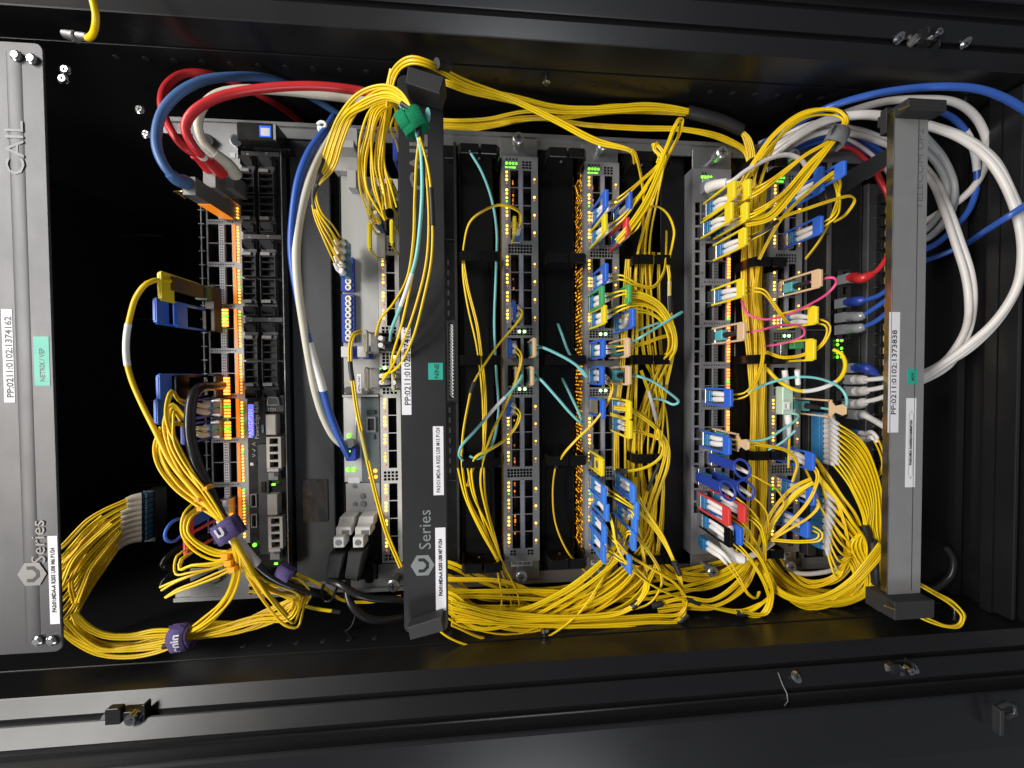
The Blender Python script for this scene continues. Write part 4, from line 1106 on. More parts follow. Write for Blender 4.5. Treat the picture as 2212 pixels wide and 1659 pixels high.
def lens_of(path_):
    L = [0.0]
    for i in range(1, len(path_)): L.append(L[-1]+(path_[i]-path_[i-1]).length)
    return L
def lc(pos, pts, label, group=None, color='yellow', conn='lc_blue', boots='boot', r=0.9, bands=(), lean=None, single=False, name='fibre_patch_cable', boot_len=25, tapers=True):
    """duplex fibre cable whose plug sits in a transceiver at pos = (u, v, w mm)"""
    u, v, w0 = pos; w0 *= mm; r *= mm
    t = thing(name, label, 'fibre cable', (u, v, w0+0.010), group)
    b = MB()
    if single: b.rbox(u-0.0042, u+0.0042, v-0.0055, v+0.0055, w0+0.008, w0+0.022, r=0.001)
    else:
        for s in (-1, 1): b.rbox(u-0.0038, u+0.0038, v+s*0.0032-0.0029, v+s*0.0032+0.0029, w0+0.006, w0+0.021, r=0.0006)
        b.rbox(u-0.0044, u+0.0030, v-0.0063, v+0.0063, w0+0.012, w0+0.018, r=0.0008)
    b.build('connector', conn, t)
    st = [Vector((u, v, w0+0.020)), Vector((u, v, w0+0.028))]
    pth = cr(st+[P(*p) for p in pts], 0.003); L = lens_of(pth); bl = boot_len*mm
    nb = max(3, sum(1 for x in L if x < bl))
    if single:
        MB().tube(pth[:nb], [0.0034-0.0016*(L[i]/bl) for i in range(nb)], 10).build('boot', boots, t)
        MB().tube(pth[nb-2:], r, 8).build('cord', color, t)
    else:
        rr = [0.0029 if L[i] < bl*0.45 else 0.0029-0.0012*(L[i]-bl*0.45)/(bl*0.55) for i in range(nb)]
        offs = [0.0032-0.0007*min(1, L[i]/bl) for i in range(nb)]
        for s in (1, -1): MB().tube(pth[:nb], rr, 9, off=[s*o for o in offs], offv=(1, 0, 0)).build('boot', boots, t)
        offc = [max(r*1.0, (0.0032-0.0007*min(1, x/bl)) if x < bl else 0.0025-(0.0025-r)*min(1, (x-bl)/0.03)) for x in L]
        b = MB(); strands(b, pth, r, offc); b.build('cord', color, t)
    for f0, f1, m_ in bands:
        MB().tube(seg(pth, f0, f1), r*(2.25 if not single else 1.25), 10).build('sleeve', m_, t)
    return t
def cord(pts, label, cat='fibre cable', group=None, color='yellow', r=0.9, duplex=False, bands=(), n=8, name='fibre_patch_cable', taper=None):
    pth = path(pts); r *= mm; b = MB()
    if duplex:
        for s in (1, -1): b.tube(pth, r, n, off=s*r)
    else: b.tube(pth, r, n)
    if bands:
        t = thing(name, label, cat, tuple(pth[0]), group); b.build('cord', color, t)
        for f0, f1, m_ in bands: MB().tube(seg(pth, f0, f1), r*(2.2 if duplex else 1.12), 10).build('sleeve', m_, t)
        return t
    o = b.build(name, color, origin=tuple(pth[0])); return tag(o, label, cat, group)
def bundle(n, pts, label, group, spread=6, seed=1, color='yellow', r=0.98, duplex=True, band_p=0.0, name='fibre_patch_cable', wj=6, cat='fibre cable'):
    """n separate cables along a common route; a 4th number on a point scales the spread there"""
    rnd = random.Random(seed); out = []
    for k in range(n):
        a = rnd.uniform(-1, 1) if n < 3 else -1+2*(k+rnd.uniform(-.3, .3))/(n-1); z = rnd.uniform(-1, 1); q = []
        for i, p in enumerate(pts):
            s = p[3] if len(p) > 3 else 1.0
            p0 = pts[max(0, i-1)]; p1 = pts[min(len(pts)-1, i+1)]
            dx, dy = p1[0]-p0[0], p1[1]-p0[1]; L = math.hypot(dx, dy) or 1; nx, ny = -dy/L, dx/L
            if i > 0: a = max(-1.15, min(1.15, a+rnd.uniform(-0.5, 0.5)))
            q.append((p[0]+nx*a*spread*s+rnd.uniform(-1, 1)*s, p[1]+ny*a*spread*s+rnd.uniform(-1, 1)*s, p[2]+z*wj*s))
        bands = ()
        if rnd.random() < band_p: f = rnd.uniform(0.1, 0.8); bands = ((f, f+0.05, 'sleeve'),)
        out.append(cord(q, label, cat, group, color, r, duplex, bands, 7 if duplex else 8, name))
    return out
def boots_only(pts_list, label, group, w=20): pass

def wrap(cx_, cy_, w, ang, rad, width, m_, label, squash=0.8, tail=True, txt=None, name='cable_tie_wrap', tsize=0.012, layers=2):
    """soft hook-and-loop strap round a bundle; ang = direction of the bundle in the photo (degrees, y down)"""
    c = P(cx_, cy_, w); a = math.radians(ang); ax = Vector((math.cos(a), -math.sin(a), 0)); n1 = Vector((0, 0, 1)); n2 = ax.cross(n1)
    rad *= mm; width *= mm
    t = thing(name, label, 'cable strap', tuple(c))
    def ring(R, x0, x1, b, a0=0, a1=360, th=0.0011):
        N = 36; rows = []
        for i in range(N+1):
            q = math.radians(a0+(a1-a0)*i/N); rr = R*(1+0.02*math.sin(5*q)); wob = 0.0006*math.sin(3*q)
            o = n1*(math.cos(q)*rr*squash)+n2*(math.sin(q)*rr)
            rows.append([c+ax*(x0+wob)+o, c+ax*(x0+wob+0.0004)+o*(1+th/R), c+ax*(x1+wob-0.0004)+o*(1+th/R), c+ax*(x1+wob)+o])
        vs = [p for r_ in rows for p in r_]; fs = []
        for i in range(N):
            for k in range(4): fs.append((i*4+k, i*4+(k+1) % 4, (i+1)*4+(k+1) % 4, (i+1)*4+k))
        fs += [(0, 1, 2, 3), (N*4+3, N*4+2, N*4+1, N*4)]
        b.add(vs, fs, True)
    b = MB(); ring(rad, -width/2, width/2, b); 
    if layers > 1: ring(rad*1.12, -width*0.36, width*0.55, b, -60, 250)
    if layers > 2: ring(rad*1.2, -width*0.6, width*0.2, b, 20, 200)
    if tail:
        o = n2*rad*1.05+n1*rad*0.3
        q = [c+ax*(-width*0.3)+o, c+ax*(-width*0.3)+o*1.5+n1*0.003, c+ax*(width*0.3)+o*1.55+n1*0.003, c+ax*(width*0.35)+o]
        vs = q+[p+n1*0.0012 for p in q]; b.add(vs, [(0, 1, 2, 3), (4, 7, 6, 5), (0, 4, 5, 1), (1, 5, 6, 2), (2, 6, 7, 3), (3, 7, 4, 0)])
    o = b.build('strap', m_, t)
    if txt:
        cu = bpy.data.curves.new('lettering_curve', 'FONT'); cu.body = txt; cu.size = tsize; cu.align_x = 'CENTER'; cu.align_y = 'CENTER'; cu.extrude = 0.00003; cu.offset = 0.0003
        tm = bpy.data.objects.new('tmp_lettering', cu); sc.collection.objects.link(tm)
        me = bpy.data.meshes.new_from_object(tm.evaluated_get(bpy.context.evaluated_depsgraph_get())); bpy.data.objects.remove(tm)
        R = rad*(1.12 if layers > 1 else 1)+0.0022
        for vt in me.vertices:
            x, y, z = vt.co; q = -x/R   # text runs round the strap
            p = c+ax*(y)*1.0+n1*(math.cos(q)*R*squash+0.0004)+n2*(math.sin(q)*R)
            vt.co = Wd(p-c)
        me.materials.clear(); me.materials.append(MATS['white'])
        k = bpy.data.objects.new('lettering', me); sc.collection.objects.link(k); k.parent = o
    return t

# ---------------------------------------------------------------- second line card (K): tabs and their cables
lab_sec = 'the second line card'
def K(tx, ty, col, desc, route=None, clabel=None, **kw):
    pos = module(tx, ty, col, desc, **{k: v for k, v in kw.items() if k in ('wt', 'style', 'hole', 'hv', 'tabh', 'w0', 'aside', 'hm')})
    if route: lc(pos, route, clabel, kw.get('grp'), color=kw.get('color', 'yellow'), conn=kw.get('conn', 'lc_blue'), boots=kw.get('boots', 'boot'),
                 bands=kw.get('bands', ()), single=kw.get('single', False), boot_len=kw.get('boot_len', 25), r=kw.get('r', 0.9))
    return pos
top_tie = [(1425, 352, 55), (1447, 305, 52), (1466, 258, 50), (1474, 256, 48), (1470, 285, 46), (1440, 345, 42)]
K(1321, 428, 'blue_tab', 'topmost blue pull-tab transceiver on the second line card', [(1345, 425, 58), (1380, 395, 58)]+top_tie+[(1412, 430, 30), (1385, 520, 18), (1370, 600, 12), (1366, 760, 12), (1352, 900, 12), (1350, 1060, 14), (1342, 1180, 16), (1290, 1270, 25), (1180, 1345, 35), (1060, 1380, 40), (975, 1350, 45)], 'yellow cable rising from the topmost blue tab of the second line card')
K(1319, 480, 'yellow_tab', 'yellow pull-tab transceiver just under the topmost blue one on the second line card', [(1345, 470, 58), (1380, 425, 58), (1418, 365, 56), (1442, 312, 54), (1460, 268, 50), (1470, 262, 47), (1466, 292, 45), (1436, 350, 40), (1405, 450, 26), (1376, 560, 18), (1376, 720, 14), (1372, 900, 14), (1360, 1100, 16), (1330, 1210, 20), (1250, 1290, 30), (1130, 1345, 40), (975, 1320, 45)], 'yellow cable from the upper yellow tab of the second line card')
K(1366, 488, 'red_tab', 'red pull-tab transceiver near the top of the second line card', [(1375, 490, 58), (1388, 462, 55), (1412, 445, 52), (1440, 460, 48), (1456, 498, 44), (1452, 530, 38), (1446, 560, 25), (1447, 640, 30), (1452, 700, 36), (1454, 745, 30), (1430, 800, 16), (1395, 860, 12), (1385, 980, 12), (1390, 1120, 14), (1380, 1210, 22), (1300, 1310, 30), (1150, 1352, 36), (980, 1300, 36)],
  'yellow cable arching right from the red tab', single=False, bands=((0.24, 0.27, 'sleeve'),))
K(1372, 432, 'blue_tab', 'blue pull-tab transceiver behind the tied yellow loop at the top', [(1385, 420, 56), (1400, 395, 56), (1425, 350, 56), (1435, 330, 50), (1425, 338, 44), (1420, 352, 40)], 'short yellow cable looping back from the hidden blue tab at the top')
bundle(2, [(1335, 525, 50), (1360, 500, 58), (1400, 440, 60), (1432, 360, 58, 0.5), (1437, 340, 55, 0.5), (1420, 318, 52), (1413, 312, 50), (1428, 345, 45, 0.6), (1415, 420, 30), (1395, 520, 20), (1400, 640, 15), (1408, 760, 15), (1425, 880, 15), (1410, 1010, 14), (1400, 1150, 18), (1330, 1240, 25), (1200, 1310, 30), (1000, 1330, 35)],
       'yellow cable of the tied bunch above the second line card', 'tied yellow cables above the second line card', 8, 11)
K(1321, 588, 'blue_tab', 'blue pull-tab transceiver at the second ring of the cable manager, second line card', [(1345, 600, 56), (1375, 615, 54), (1410, 620, 50), (1432, 592, 42), (1438, 560, 30), (1440, 500, 18)], 'yellow cable dipping from the blue tab and up through the upper ring')
K(1313, 637, 'green_tab', 'green pull-tab transceiver on the second line card', [(1345, 632, 58), (1375, 630, 58), (1410, 650, 54), (1440, 680, 50), (1455, 720, 44), (1452, 760, 34), (1432, 800, 18), (1420, 900, 12), (1430, 1000, 12), (1425, 1180, 16), (1370, 1290, 26), (1240, 1340, 34), (1000, 1320, 40)], 'yellow cable from the green tab joining the right-hand bend')
K(1371, 634, 'green_tab', 'green pull-tab transceiver standing behind the other green one', None, wt=66)
K(1318, 678, 'yellow_tab', 'yellow pull-tab transceiver below the green tab on the second line card', [(1350, 662, 58), (1385, 658, 56), (1420, 672, 52), (1446, 705, 48), (1455, 745, 40), (1436, 775, 26), (1410, 830, 14), (1400, 960, 12), (1400, 1160, 16), (1340, 1250, 26), (1200, 1330, 32), (990, 1340, 40)], 'yellow cable from the yellow tab below the green one')
K(1380, 686, 'blue_tab', 'blue pull-tab transceiver low behind the yellow tab on the second line card', [(1362, 672, 54), (1400, 675, 54), (1430, 695, 50), (1444, 730, 44), (1440, 765, 30), (1420, 800, 20), (1440, 900, 14), (1446, 1000, 12)], 'yellow cable from the blue tab behind the yellow one', wt=70)
bundle(3, [(1350, 640, 58), (1390, 645, 56), (1425, 665, 52), (1450, 712, 46), (1454, 752, 38), (1436, 780, 26), (1400, 860, 12), (1372, 960, 10), (1372, 1060, 12), (1392, 1180, 16), (1350, 1260, 26), (1230, 1320, 30), (1080, 1322, 32), (970, 1300, 36)],
       'yellow cable bending down right of the second line card', 'yellow cables bending down right of the second line card', 7, 12, band_p=0.5)
K(1315, 752, 'blue_tab', 'blue pull-tab transceiver level with the upper beige one on the second line card', [(1345, 752, 54), (1390, 742, 52), (1430, 728, 48), (1448, 728, 40), (1446, 760, 30), (1430, 790, 20), (1390, 880, 12), (1380, 1000, 12), (1410, 1150, 14), (1400, 1230, 24), (1290, 1320, 32), (1100, 1370, 38), (975, 1345, 42)], 'yellow cable crossing left to right above the lower aqua cable')
K(1369, 750, 'beige_tab', 'upper beige pull-tab transceiver on the second line card', [(1385, 728, 56), (1425, 704, 54), (1462, 680, 50), (1474, 674, 44), (1450, 688, 36), (1415, 700, 28), (1390, 709, 22), (1372, 716, 8), (1362, 720, -12)], 'aqua cable reaching up right from the upper beige tab', color='aqua', conn='lc_aqua', boots='sleeve', single=True, r=1.35, wt=66)
K(1313, 811, 'blue_tab', 'blue pull-tab transceiver level with the lower beige one on the second line card', [(1322, 835, 54), (1312, 870, 54), (1285, 910, 52), (1245, 950, 48), (1222, 975, 42), (1212, 990, 30), (1200, 1010, 14), (1194, 1060, 12), (1200, 1130, 14), (1225, 1190, 20), (1246, 1215, 18), (1300, 1260, 16), (1400, 1290, 14)], 'yellow cable crossing left over the second manager to its lower ring', bands=((0.40, 0.43, 'sleeve'),))
K(1371, 811, 'beige_tab', 'lower beige pull-tab transceiver on the second line card', [(1375, 812, 60), (1410, 824, 58), (1445, 848, 54), (1466, 868, 48), (1455, 874, 42), (1432, 864, 34), (1408, 862, 14), (1394, 866, -12)], 'aqua cable curling right from the lower beige tab', color='aqua', conn='lc_aqua', boots='sleeve', single=True, r=1.35, wt=66)
K(1315, 884, 'blue_tab', 'blue pull-tab transceiver beside the two stacked yellow tabs', None)
fan = [(1427, 935, 46), (1437, 975, 42), (1430, 1010, 34), (1400, 1100, 20), (1385, 1180, 18), (1320, 1260, 26), (1200, 1330, 30), (1000, 1345, 38)]
K(1372, 886, 'yellow_tab', 'upper of two yellow pull-tab transceivers beside the cable knot', [(1352, 880, 56), (1390, 900, 54)]+fan, 'yellow cable from the upper yellow tab to the cable knot', wt=66)
K(1373, 928, 'yellow_tab', 'lower of two yellow pull-tab transceivers beside the cable knot', [(1355, 925, 56), (1400, 938, 52), (1432, 955, 46), (1428, 985, 40), (1405, 1005, 36), (1375, 1015, 34), (1352, 1018, 33)], 'yellow cable from the lower yellow tab curling back to a ribbed plug', wt=66)
bundle(2, [(1325, 885, 56), (1360, 892, 56), (1395, 912, 52), (1425, 938, 46, 0.4), (1438, 960, 42, 0.5), (1436, 1000, 34), (1410, 1080, 18), (1392, 1190, 18), (1300, 1290, 26), (1100, 1330, 30), (970, 1310, 36)], 'yellow cable running into the knot right of the two yellow tabs', 'yellow cables through the cable knot', 6, 14)
t = thing('cable_plug', 'dark grey ribbed plug end facing the empty yellow tab', 'plug', P(1330, 1018, 33))
b = MB()
for k in range(5): p = P(1332+k*4.2, 1018, 33); q = P(1334.8+k*4.2, 1018, 33); b.cyl(p, q, 0.0030, 0.0030, 12)
b.cyl(P(1331, 1018, 33), P(1354, 1018, 33), 0.0022, 0.0020, 10); b.build('ribbed_boot', 'gray_dark', t)
K(1312, 1010, 'yellow_tab', 'empty yellow pull-tab transceiver with a round hole', None, hole=True, wt=56)
# cable knot of thin ties
t = thing('yellow_cable_tie', 'small tangled yellow tie at the knot of cables beside the yellow tabs', 'cable tie', P(1425, 940, 52))
b = MB(); rn = random.Random(3)
for k in range(3):
    pts = [Vector(P(1425+rn.uniform(-9, 9), 938+rn.uniform(-12, 12), 52+rn.uniform(-3, 5))) for _ in range(5)]; b.tube(cr(pts, 0.002), 0.0006, 6)
b.build('tie', 'yellow', t)
low = [(1317, 1072, 'first'), (1323, 1108, 'second'), (1318, 1156, 'third'), (1316, 1198, 'fourth')]
rts = [[(1340, 1078, 60), (1385, 1110, 58), (1420, 1150, 54), (1452, 1205, 50), (1470, 1260, 44), (1480, 1290, 40), (1530, 1308, 36), (1600, 1318, 34), (1650, 1300, 34)],
       [(1322, 1130, 62), (1330, 1170, 62), (1352, 1215, 60), (1395, 1255, 56), (1440, 1280, 50), (1475, 1292, 44), (1540, 1312, 38), (1620, 1320, 36), (1662, 1290, 36)],
       [(1330, 1170, 62), (1360, 1200, 60), (1410, 1230, 56), (1460, 1262, 48), (1482, 1300, 40), (1470, 1325, 38), (1400, 1330, 36), (1280, 1338, 36), (1130, 1350, 40), (975, 1330, 45)],
       [(1335, 1205, 60), (1370, 1225, 58), (1400, 1262, 54), (1392, 1285, 50), (1370, 1310, 46), (1330, 1328, 42), (1260, 1334, 40), (1100, 1340, 44), (975, 1312, 48)]]
for i, (x, y, o) in enumerate(low):
    K(x, y, 'blue_light', f'{o} of four slanting blue tabs in the near row below the second line card', rts[i], f'yellow cable of the {o} slanting blue tab, near row', wt=64)
for x_, y_, o_ in ((1388, 1104, 'upper'), (1382, 1172, 'lower')): K(x_, y_, 'blue_light', f'{o_} empty-looking blue tab squeezed into the far row below the second line card', None, wt=70)
low2 = [(1381, 1068, 'topmost'), (1385, 1140, 'middle'), (1372, 1222, 'lowest')]
rts2 = [[(1375, 1068, 60), (1400, 1110, 58), (1430, 1155, 54), (1455, 1210, 50), (1468, 1240, 46), (1475, 1290, 40), (1478, 1325, 36), (1450, 1345, 36), (1330, 1352, 38), (1180, 1352, 42), (975, 1340, 46)],
        [(1365, 1110, 60), (1380, 1150, 58), (1390, 1200, 54), (1395, 1250, 50), (1385, 1290, 46), (1350, 1318, 42), (1250, 1332, 40), (1100, 1330, 44), (975, 1300, 48)],
        [(1360, 1150, 60), (1400, 1190, 58), (1430, 1250, 52), (1422, 1280, 48), (1400, 1305, 44), (1330, 1322, 42), (1200, 1330, 42), (980, 1310, 46)]]
for i, (x, y, o) in enumerate(low2):
    K(x, y, 'blue_light', f'{o} blue tab in the far row at the foot of the second line card', rts2[i], f'yellow cable of the {o} blue tab in the far row', wt=68)
t = cord([(1290, 1000, 6), (1310, 1040, 20), (1318, 1060, 22), (1316, 1090, 16)], 'thin black wire hanging between the empty yellow tab and the blue tabs', 'wire', None, 'black_cable', 0.5, name='thin_wire')

# ---------------------------------------------------------------- first line card (I)
def I(tx, ty, col, desc, route, cl, **kw): return K(tx, ty, col, desc, route, cl, **kw)
I(1121, 485, 'yellow_tab', 'yellow tab seen edge-on near the top of the first line card', [(1125, 462, 45), (1110, 450, 50), (1078, 443, 50), (1045, 455, 46), (1015, 480, 36), (1002, 530, 22), (1000, 590, 18), (1010, 660, 16), (1030, 750, 18), (1042, 860, 22), (1045, 980, 22), (1050, 1080, 22), (1075, 1180, 25), (1085, 1225, 22)], 'yellow cable arching left from the top of the first line card', wt=40, boot_len=14)
I(1120, 668, 'blue_tab', 'blue tab seen edge-on in the middle of the first line card', [(1128, 680, 44), (1115, 700, 44), (1080, 740, 42), (1045, 790, 40), (1022, 830, 36), (1010, 880, 30), (1000, 940, 28), (998, 1000, 26), (1012, 1080, 24), (1045, 1150, 26), (1078, 1210, 26)], 'yellow cable sloping down left from the middle blue tab of the first line card', wt=38, boot_len=12, bands=((0.34, 0.38, 'sleeve'),))
I(1111, 752, 'blue_tab', 'blue tab seen edge-on beside the upper beige tab of the first line card', [(1125, 770, 42), (1118, 810, 42), (1090, 880, 40), (1065, 930, 36), (1045, 990, 30), (1038, 1040, 28), (1052, 1110, 26), (1075, 1190, 25)], 'yellow cable hanging from beside the upper beige tab', wt=34, boot_len=12)
I(1165, 750, 'beige_tab', 'upper beige tab on the first line card with an aqua cable', [(1170, 750, 48), (1205, 765, 50), (1240, 785, 50), (1266, 808, 46), (1268, 815, 40), (1250, 795, 30), (1228, 760, 18), (1213, 720, 8), (1206, 702, -2), (1202, 694, -12)], 'aqua cable hooking right from the upper beige tab of the first line card', color='aqua', conn='lc_aqua', boots='sleeve', single=True, r=1.5, wt=56, boot_len=16)
I(1160, 812, 'beige_tab', 'lower beige tab on the first line card with an aqua cable', [(1168, 820, 48), (1200, 855, 50), (1235, 895, 48), (1257, 914, 42), (1252, 895, 32), (1238, 865, 20), (1222, 832, 8), (1216, 820, -2), (1212, 812, -12)], 'aqua cable hooking right from the lower beige tab of the first line card', color='aqua', conn='lc_aqua', boots='sleeve', single=True, r=1.5, wt=54, boot_len=16)
I(1125, 812, 'beige_tab', 'beige tab seen edge-on left of the lower beige tab, first line card', [(1128, 812, 46), (1110, 838, 50), (1070, 880, 52), (1025, 932, 50), (996, 965, 42), (992, 985, 34), (1000, 994, 30)], 'aqua cable with a white printed collar slanting down left to the ring', color='aqua', conn='lc_aqua', boots='sleeve', single=True, r=1.4, wt=40, boot_len=10, bands=((0.38, 0.58, 'paper'),))
I(1108, 882, 'blue_tab', 'blue tab seen edge-on below the beige tabs of the first line card', [(1122, 895, 40), (1115, 920, 40), (1090, 950, 38), (1060, 970, 36), (1030, 985, 34), (1020, 1000, 28), (1022, 1050, 24), (1045, 1130, 22), (1070, 1200, 24)], 'yellow cable curving down left from the lowest blue tab of the first line card', wt=34, boot_len=12)
cord([(1014, 326, 30), (1040, 370, 26), (1062, 430, 22), (1073, 500, 18), (1071, 600, 14), (1068, 700, 14), (1072, 800, 14), (1076, 900, 18), (1060, 965, 30), (1030, 992, 30), (1015, 985, 28)], 'long aqua cable running down through the first cable manager', color='aqua', r=1.4)
cord([(1000, 560, 20), (1010, 620, 18), (1030, 700, 20), (1040, 770, 28), (1048, 850, 24), (1048, 930, 24), (1040, 990, 28), (1022, 1010, 26), (1010, 1050, 20)], 'yellow cable hanging straight through the first cable manager', duplex=True, r=0.8)
bundle(3, [(1000, 1010, 24), (1012, 1070, 22), (1045, 1140, 24), (1080, 1215, 24, 0.6), (1110, 1290, 26), (1120, 1340, 30), (1180, 1360, 34), (1260, 1330, 30), (1310, 1260, 24)], 'yellow cable leaving the foot of the first cable manager', 'yellow cables leaving the foot of the first cable manager', 8, 21, duplex=False)
cord([(1075, 1235, 26), (1084, 1300, 30), (1072, 1340, 36), (1040, 1360, 40), (995, 1352, 46), (966, 1335, 48)], 'single yellow cable dropping and curling left under the first cable manager', r=0.9)

# ---------------------------------------------------------------- vertical strands inside the third manager
vg = 'yellow cables running straight down the third cable manager'
bundle(3, [(1365, 560, 14), (1366, 640, 12), (1360, 780, 10), (1350, 900, 8), (1348, 1050, 8), (1345, 1190, 12), (1300, 1260, 18), (1200, 1300, 22), (1080, 1270, 22), (970, 1260, 24)], 'yellow cable running straight down the third cable manager', vg, 15, 31, wj=4)
bundle(4, [(1405, 545, 14), (1404, 640, 12), (1410, 770, 10), (1428, 820, 8), (1408, 900, 8), (1388, 980, 8), (1395, 1080, 8), (1405, 1190, 12), (1380, 1260, 16), (1320, 1300, 24), (1200, 1290, 26), (1050, 1292, 30), (968, 1290, 34)], 'yellow cable running straight down the third cable manager', vg, 16, 32, wj=4, band_p=0.3)
cord([(1440, 556, 28), (1446, 600, 26), (1446, 640, 26), (1448, 672, 30), (1454, 712, 36), (1454, 760, 30), (1440, 830, 16)], 'yellow cable with a white printed collar at the right of the third manager', duplex=True, r=0.9, bands=((0.20, 0.46, 'paper'),))
cord([(1385, 800, 20), (1405, 858, 20), (1416, 900, 18), (1424, 940, 20), (1432, 965, 24)], 'short yellow cable with a white collar slanting through the third manager', duplex=True, r=0.9, bands=((0.30, 0.72, 'paper'),))
cord([(1430, 985, 30), (1432, 1030, 26), (1432, 1075, 20), (1425, 1150, 18), (1415, 1225, 22), (1395, 1270, 28)], 'yellow cable with a black sleeve below the lower ring of the third manager', duplex=True, r=1.0, bands=((0.02, 0.18, 'sleeve'),))
cord([(1425, 1000, 30), (1405, 1045, 26), (1395, 1075, 22), (1385, 1130, 20), (1388, 1200, 20)], 'yellow cable with a slanting black sleeve below the lower ring', duplex=True, r=0.9, bands=((0.03, 0.32, 'sleeve'),))

# ---------------------------------------------------------------- sweeps along the lower side
sg = 'yellow cables sweeping along the lower side between the line cards'
bundle(5, [(966, 1292, 40, 1.4), (1020, 1325, 36), (1106, 1352, 34), (1200, 1352, 34), (1300, 1351, 34), (1400, 1342, 34), (1462, 1344, 34)], 'bright yellow cable of the flat sweep ending at the short black sleeve', 'flat yellow sweep along the lower side', 7, 41, wj=5)
bundle(3, [(964, 1262, 20, 1.3), (1030, 1300, 18), (1120, 1312, 16), (1230, 1285, 14), (1340, 1280, 14), (1440, 1268, 14), (1530, 1245, 12), (1600, 1215, 10), (1625, 1150, 10)], 'yellow cable sweeping along the lower side between the line cards', sg, 16, 42, wj=7)
bundle(2, [(968, 1225, 10, 1.0), (1040, 1255, 8), (1130, 1280, 6), (1260, 1275, 4), (1400, 1250, 4), (1520, 1225, 4), (1590, 1205, 6), (1618, 1130, 10)], 'yellow cable sweeping along the lower side between the line cards', sg, 12, 43, wj=5)
bundle(4, [(964, 1300, 44, 1.5), (1040, 1345, 40), (1130, 1330, 38), (1220, 1290, 36), (1290, 1240, 34), (1345, 1180, 26), (1370, 1100, 16)], 'yellow cable rising from the lower sweep into the third cable manager', 'yellow cables rising into the third cable manager', 13, 44, wj=6)
cord([(966, 1375, 50), (1030, 1398, 48), (1106, 1400, 46), (1180, 1377, 44), (1250, 1325, 40), (1295, 1260, 34), (1330, 1200, 26), (1350, 1120, 16)], 'lowest yellow cable hanging furthest below the line cards', r=1.0)
for k, (p, q, l) in enumerate((((1463, 1345, 34), (1486, 1328, 36), 'short black sleeve closing the bright flat sweep'), ((1378, 1300, 44), (1366, 1312, 44), 'black sleeve on the cables below the blue tabs'), ((1408, 1308, 44), (1430, 1303, 44), 'black sleeve on the cables right of the other sleeve'), ((1480, 1290, 42), (1510, 1302, 40), 'black sleeve where the right-hand cables meet'), ((1456, 1212, 52), (1468, 1240, 50), 'black sleeve on the cable slanting past the grey ear'), ((1590, 1324, 36), (1614, 1325, 36), 'black sleeve on the lowest cables of the right-hand sweep'))):
    o = MB().tube(cr([P(*p), P((p[0]+q[0])/2, (p[1]+q[1])/2+1, (p[2]+q[2])/2+1), P(*q)], 0.003), 0.0030, 10).build('cable_sleeve', 'sleeve', origin=tuple(P(*p))); tag(o, l, 'sleeve', 'short black sleeves on the cables')

# ---------------------------------------------------------------- modular switch N and what hangs on it
def N_(*a, **k): return K(*a, **k)
vel = [(1740, 335, 74), (1790, 306, 76), (1812, 286, 76)]
out_ = [(1830, 266, 72), (1822, 246, 66), (1780, 238, 60), (1725, 258, 54), (1680, 300, 48)]
N_(1598, 408, 'yellow_tab', 'topmost yellow pull tab of the modular switch, near row', [(1630, 420, 66), (1680, 385, 70)]+vel+out_+[(1640, 350, 40), (1625, 420, 30), (1618, 520, 22), (1630, 640, 18), (1632, 800, 18), (1628, 1000, 18), (1625, 1180, 18)], 'yellow cable from the topmost near tab through the grey strap', wt=64)
N_(1630, 405, 'yellow_tab', 'topmost yellow pull tab of the modular switch, far row', [(1650, 400, 68), (1690, 372, 70)]+vel+out_+[(1650, 340, 40), (1610, 390, 34)], 'yellow cable from the topmost far tab through the grey strap', wt=66)
N_(1592, 455, 'yellow_tab', 'second yellow pull tab of the modular switch, near row', [(1625, 465, 66), (1680, 430, 70), (1735, 370, 74), (1785, 318, 76), (1810, 290, 76)]+out_+[(1665, 330, 36), (1640, 400, 28)], 'yellow cable from the second near tab through the grey strap', wt=64)
N_(1626, 455, 'yellow_tab', 'second yellow pull tab of the modular switch, far row', [(1650, 448, 68), (1700, 410, 72), (1750, 350, 74), (1795, 310, 76), (1812, 290, 76)]+out_+[(1640, 345, 40), (1600, 400, 34)], 'yellow cable from the second far tab through the grey strap', wt=66)
bundle(3, [(1610, 480, 60), (1660, 470, 66), (1710, 415, 70), (1755, 360, 74), (1795, 312, 76, 0.5), (1814, 285, 76, 0.4), (1826, 258, 72, 0.6), (1805, 243, 66), (1740, 248, 58), (1680, 290, 50), (1635, 350, 42), (1600, 410, 30), (1590, 480, 20)], 'yellow cable held by the grey strap', 'yellow cables held by the grey strap', 6, 51, band_p=0.5)
N_(1622, 510, 'yellow_tab', 'third yellow pull tab of the modular switch, standing alone', [(1650, 500, 66), (1690, 470, 68), (1740, 452, 68), (1800, 432, 66), (1838, 424, 62), (1846, 434, 58), (1825, 465, 52), (1800, 480, 46)], 'yellow cable with a dark sleeve running right to a sharp kink', wt=64, bands=((0.18, 0.33, 'sleeve'),))
N_(1618, 620, 'yellow_tab', 'yellow pull tab of the modular switch below the upper ring', [(1645, 628, 62), (1670, 655, 60), (1695, 690, 54), (1705, 700, 46)], 'yellow cable slanting down right from the tab below the upper ring', wt=64)
N_(1619, 715, 'beige_tab', 'beige pull tab on the modular switch with a pink cable', [(1638, 714, 60), (1690, 702, 62), (1732, 706, 60), (1736, 724, 54), (1700, 740, 46), (1650, 748, 38)], 'pink cable looping right from the beige tab', color='pink', conn='lc_aqua', boots='sleeve', single=True, r=1.1, wt=64)
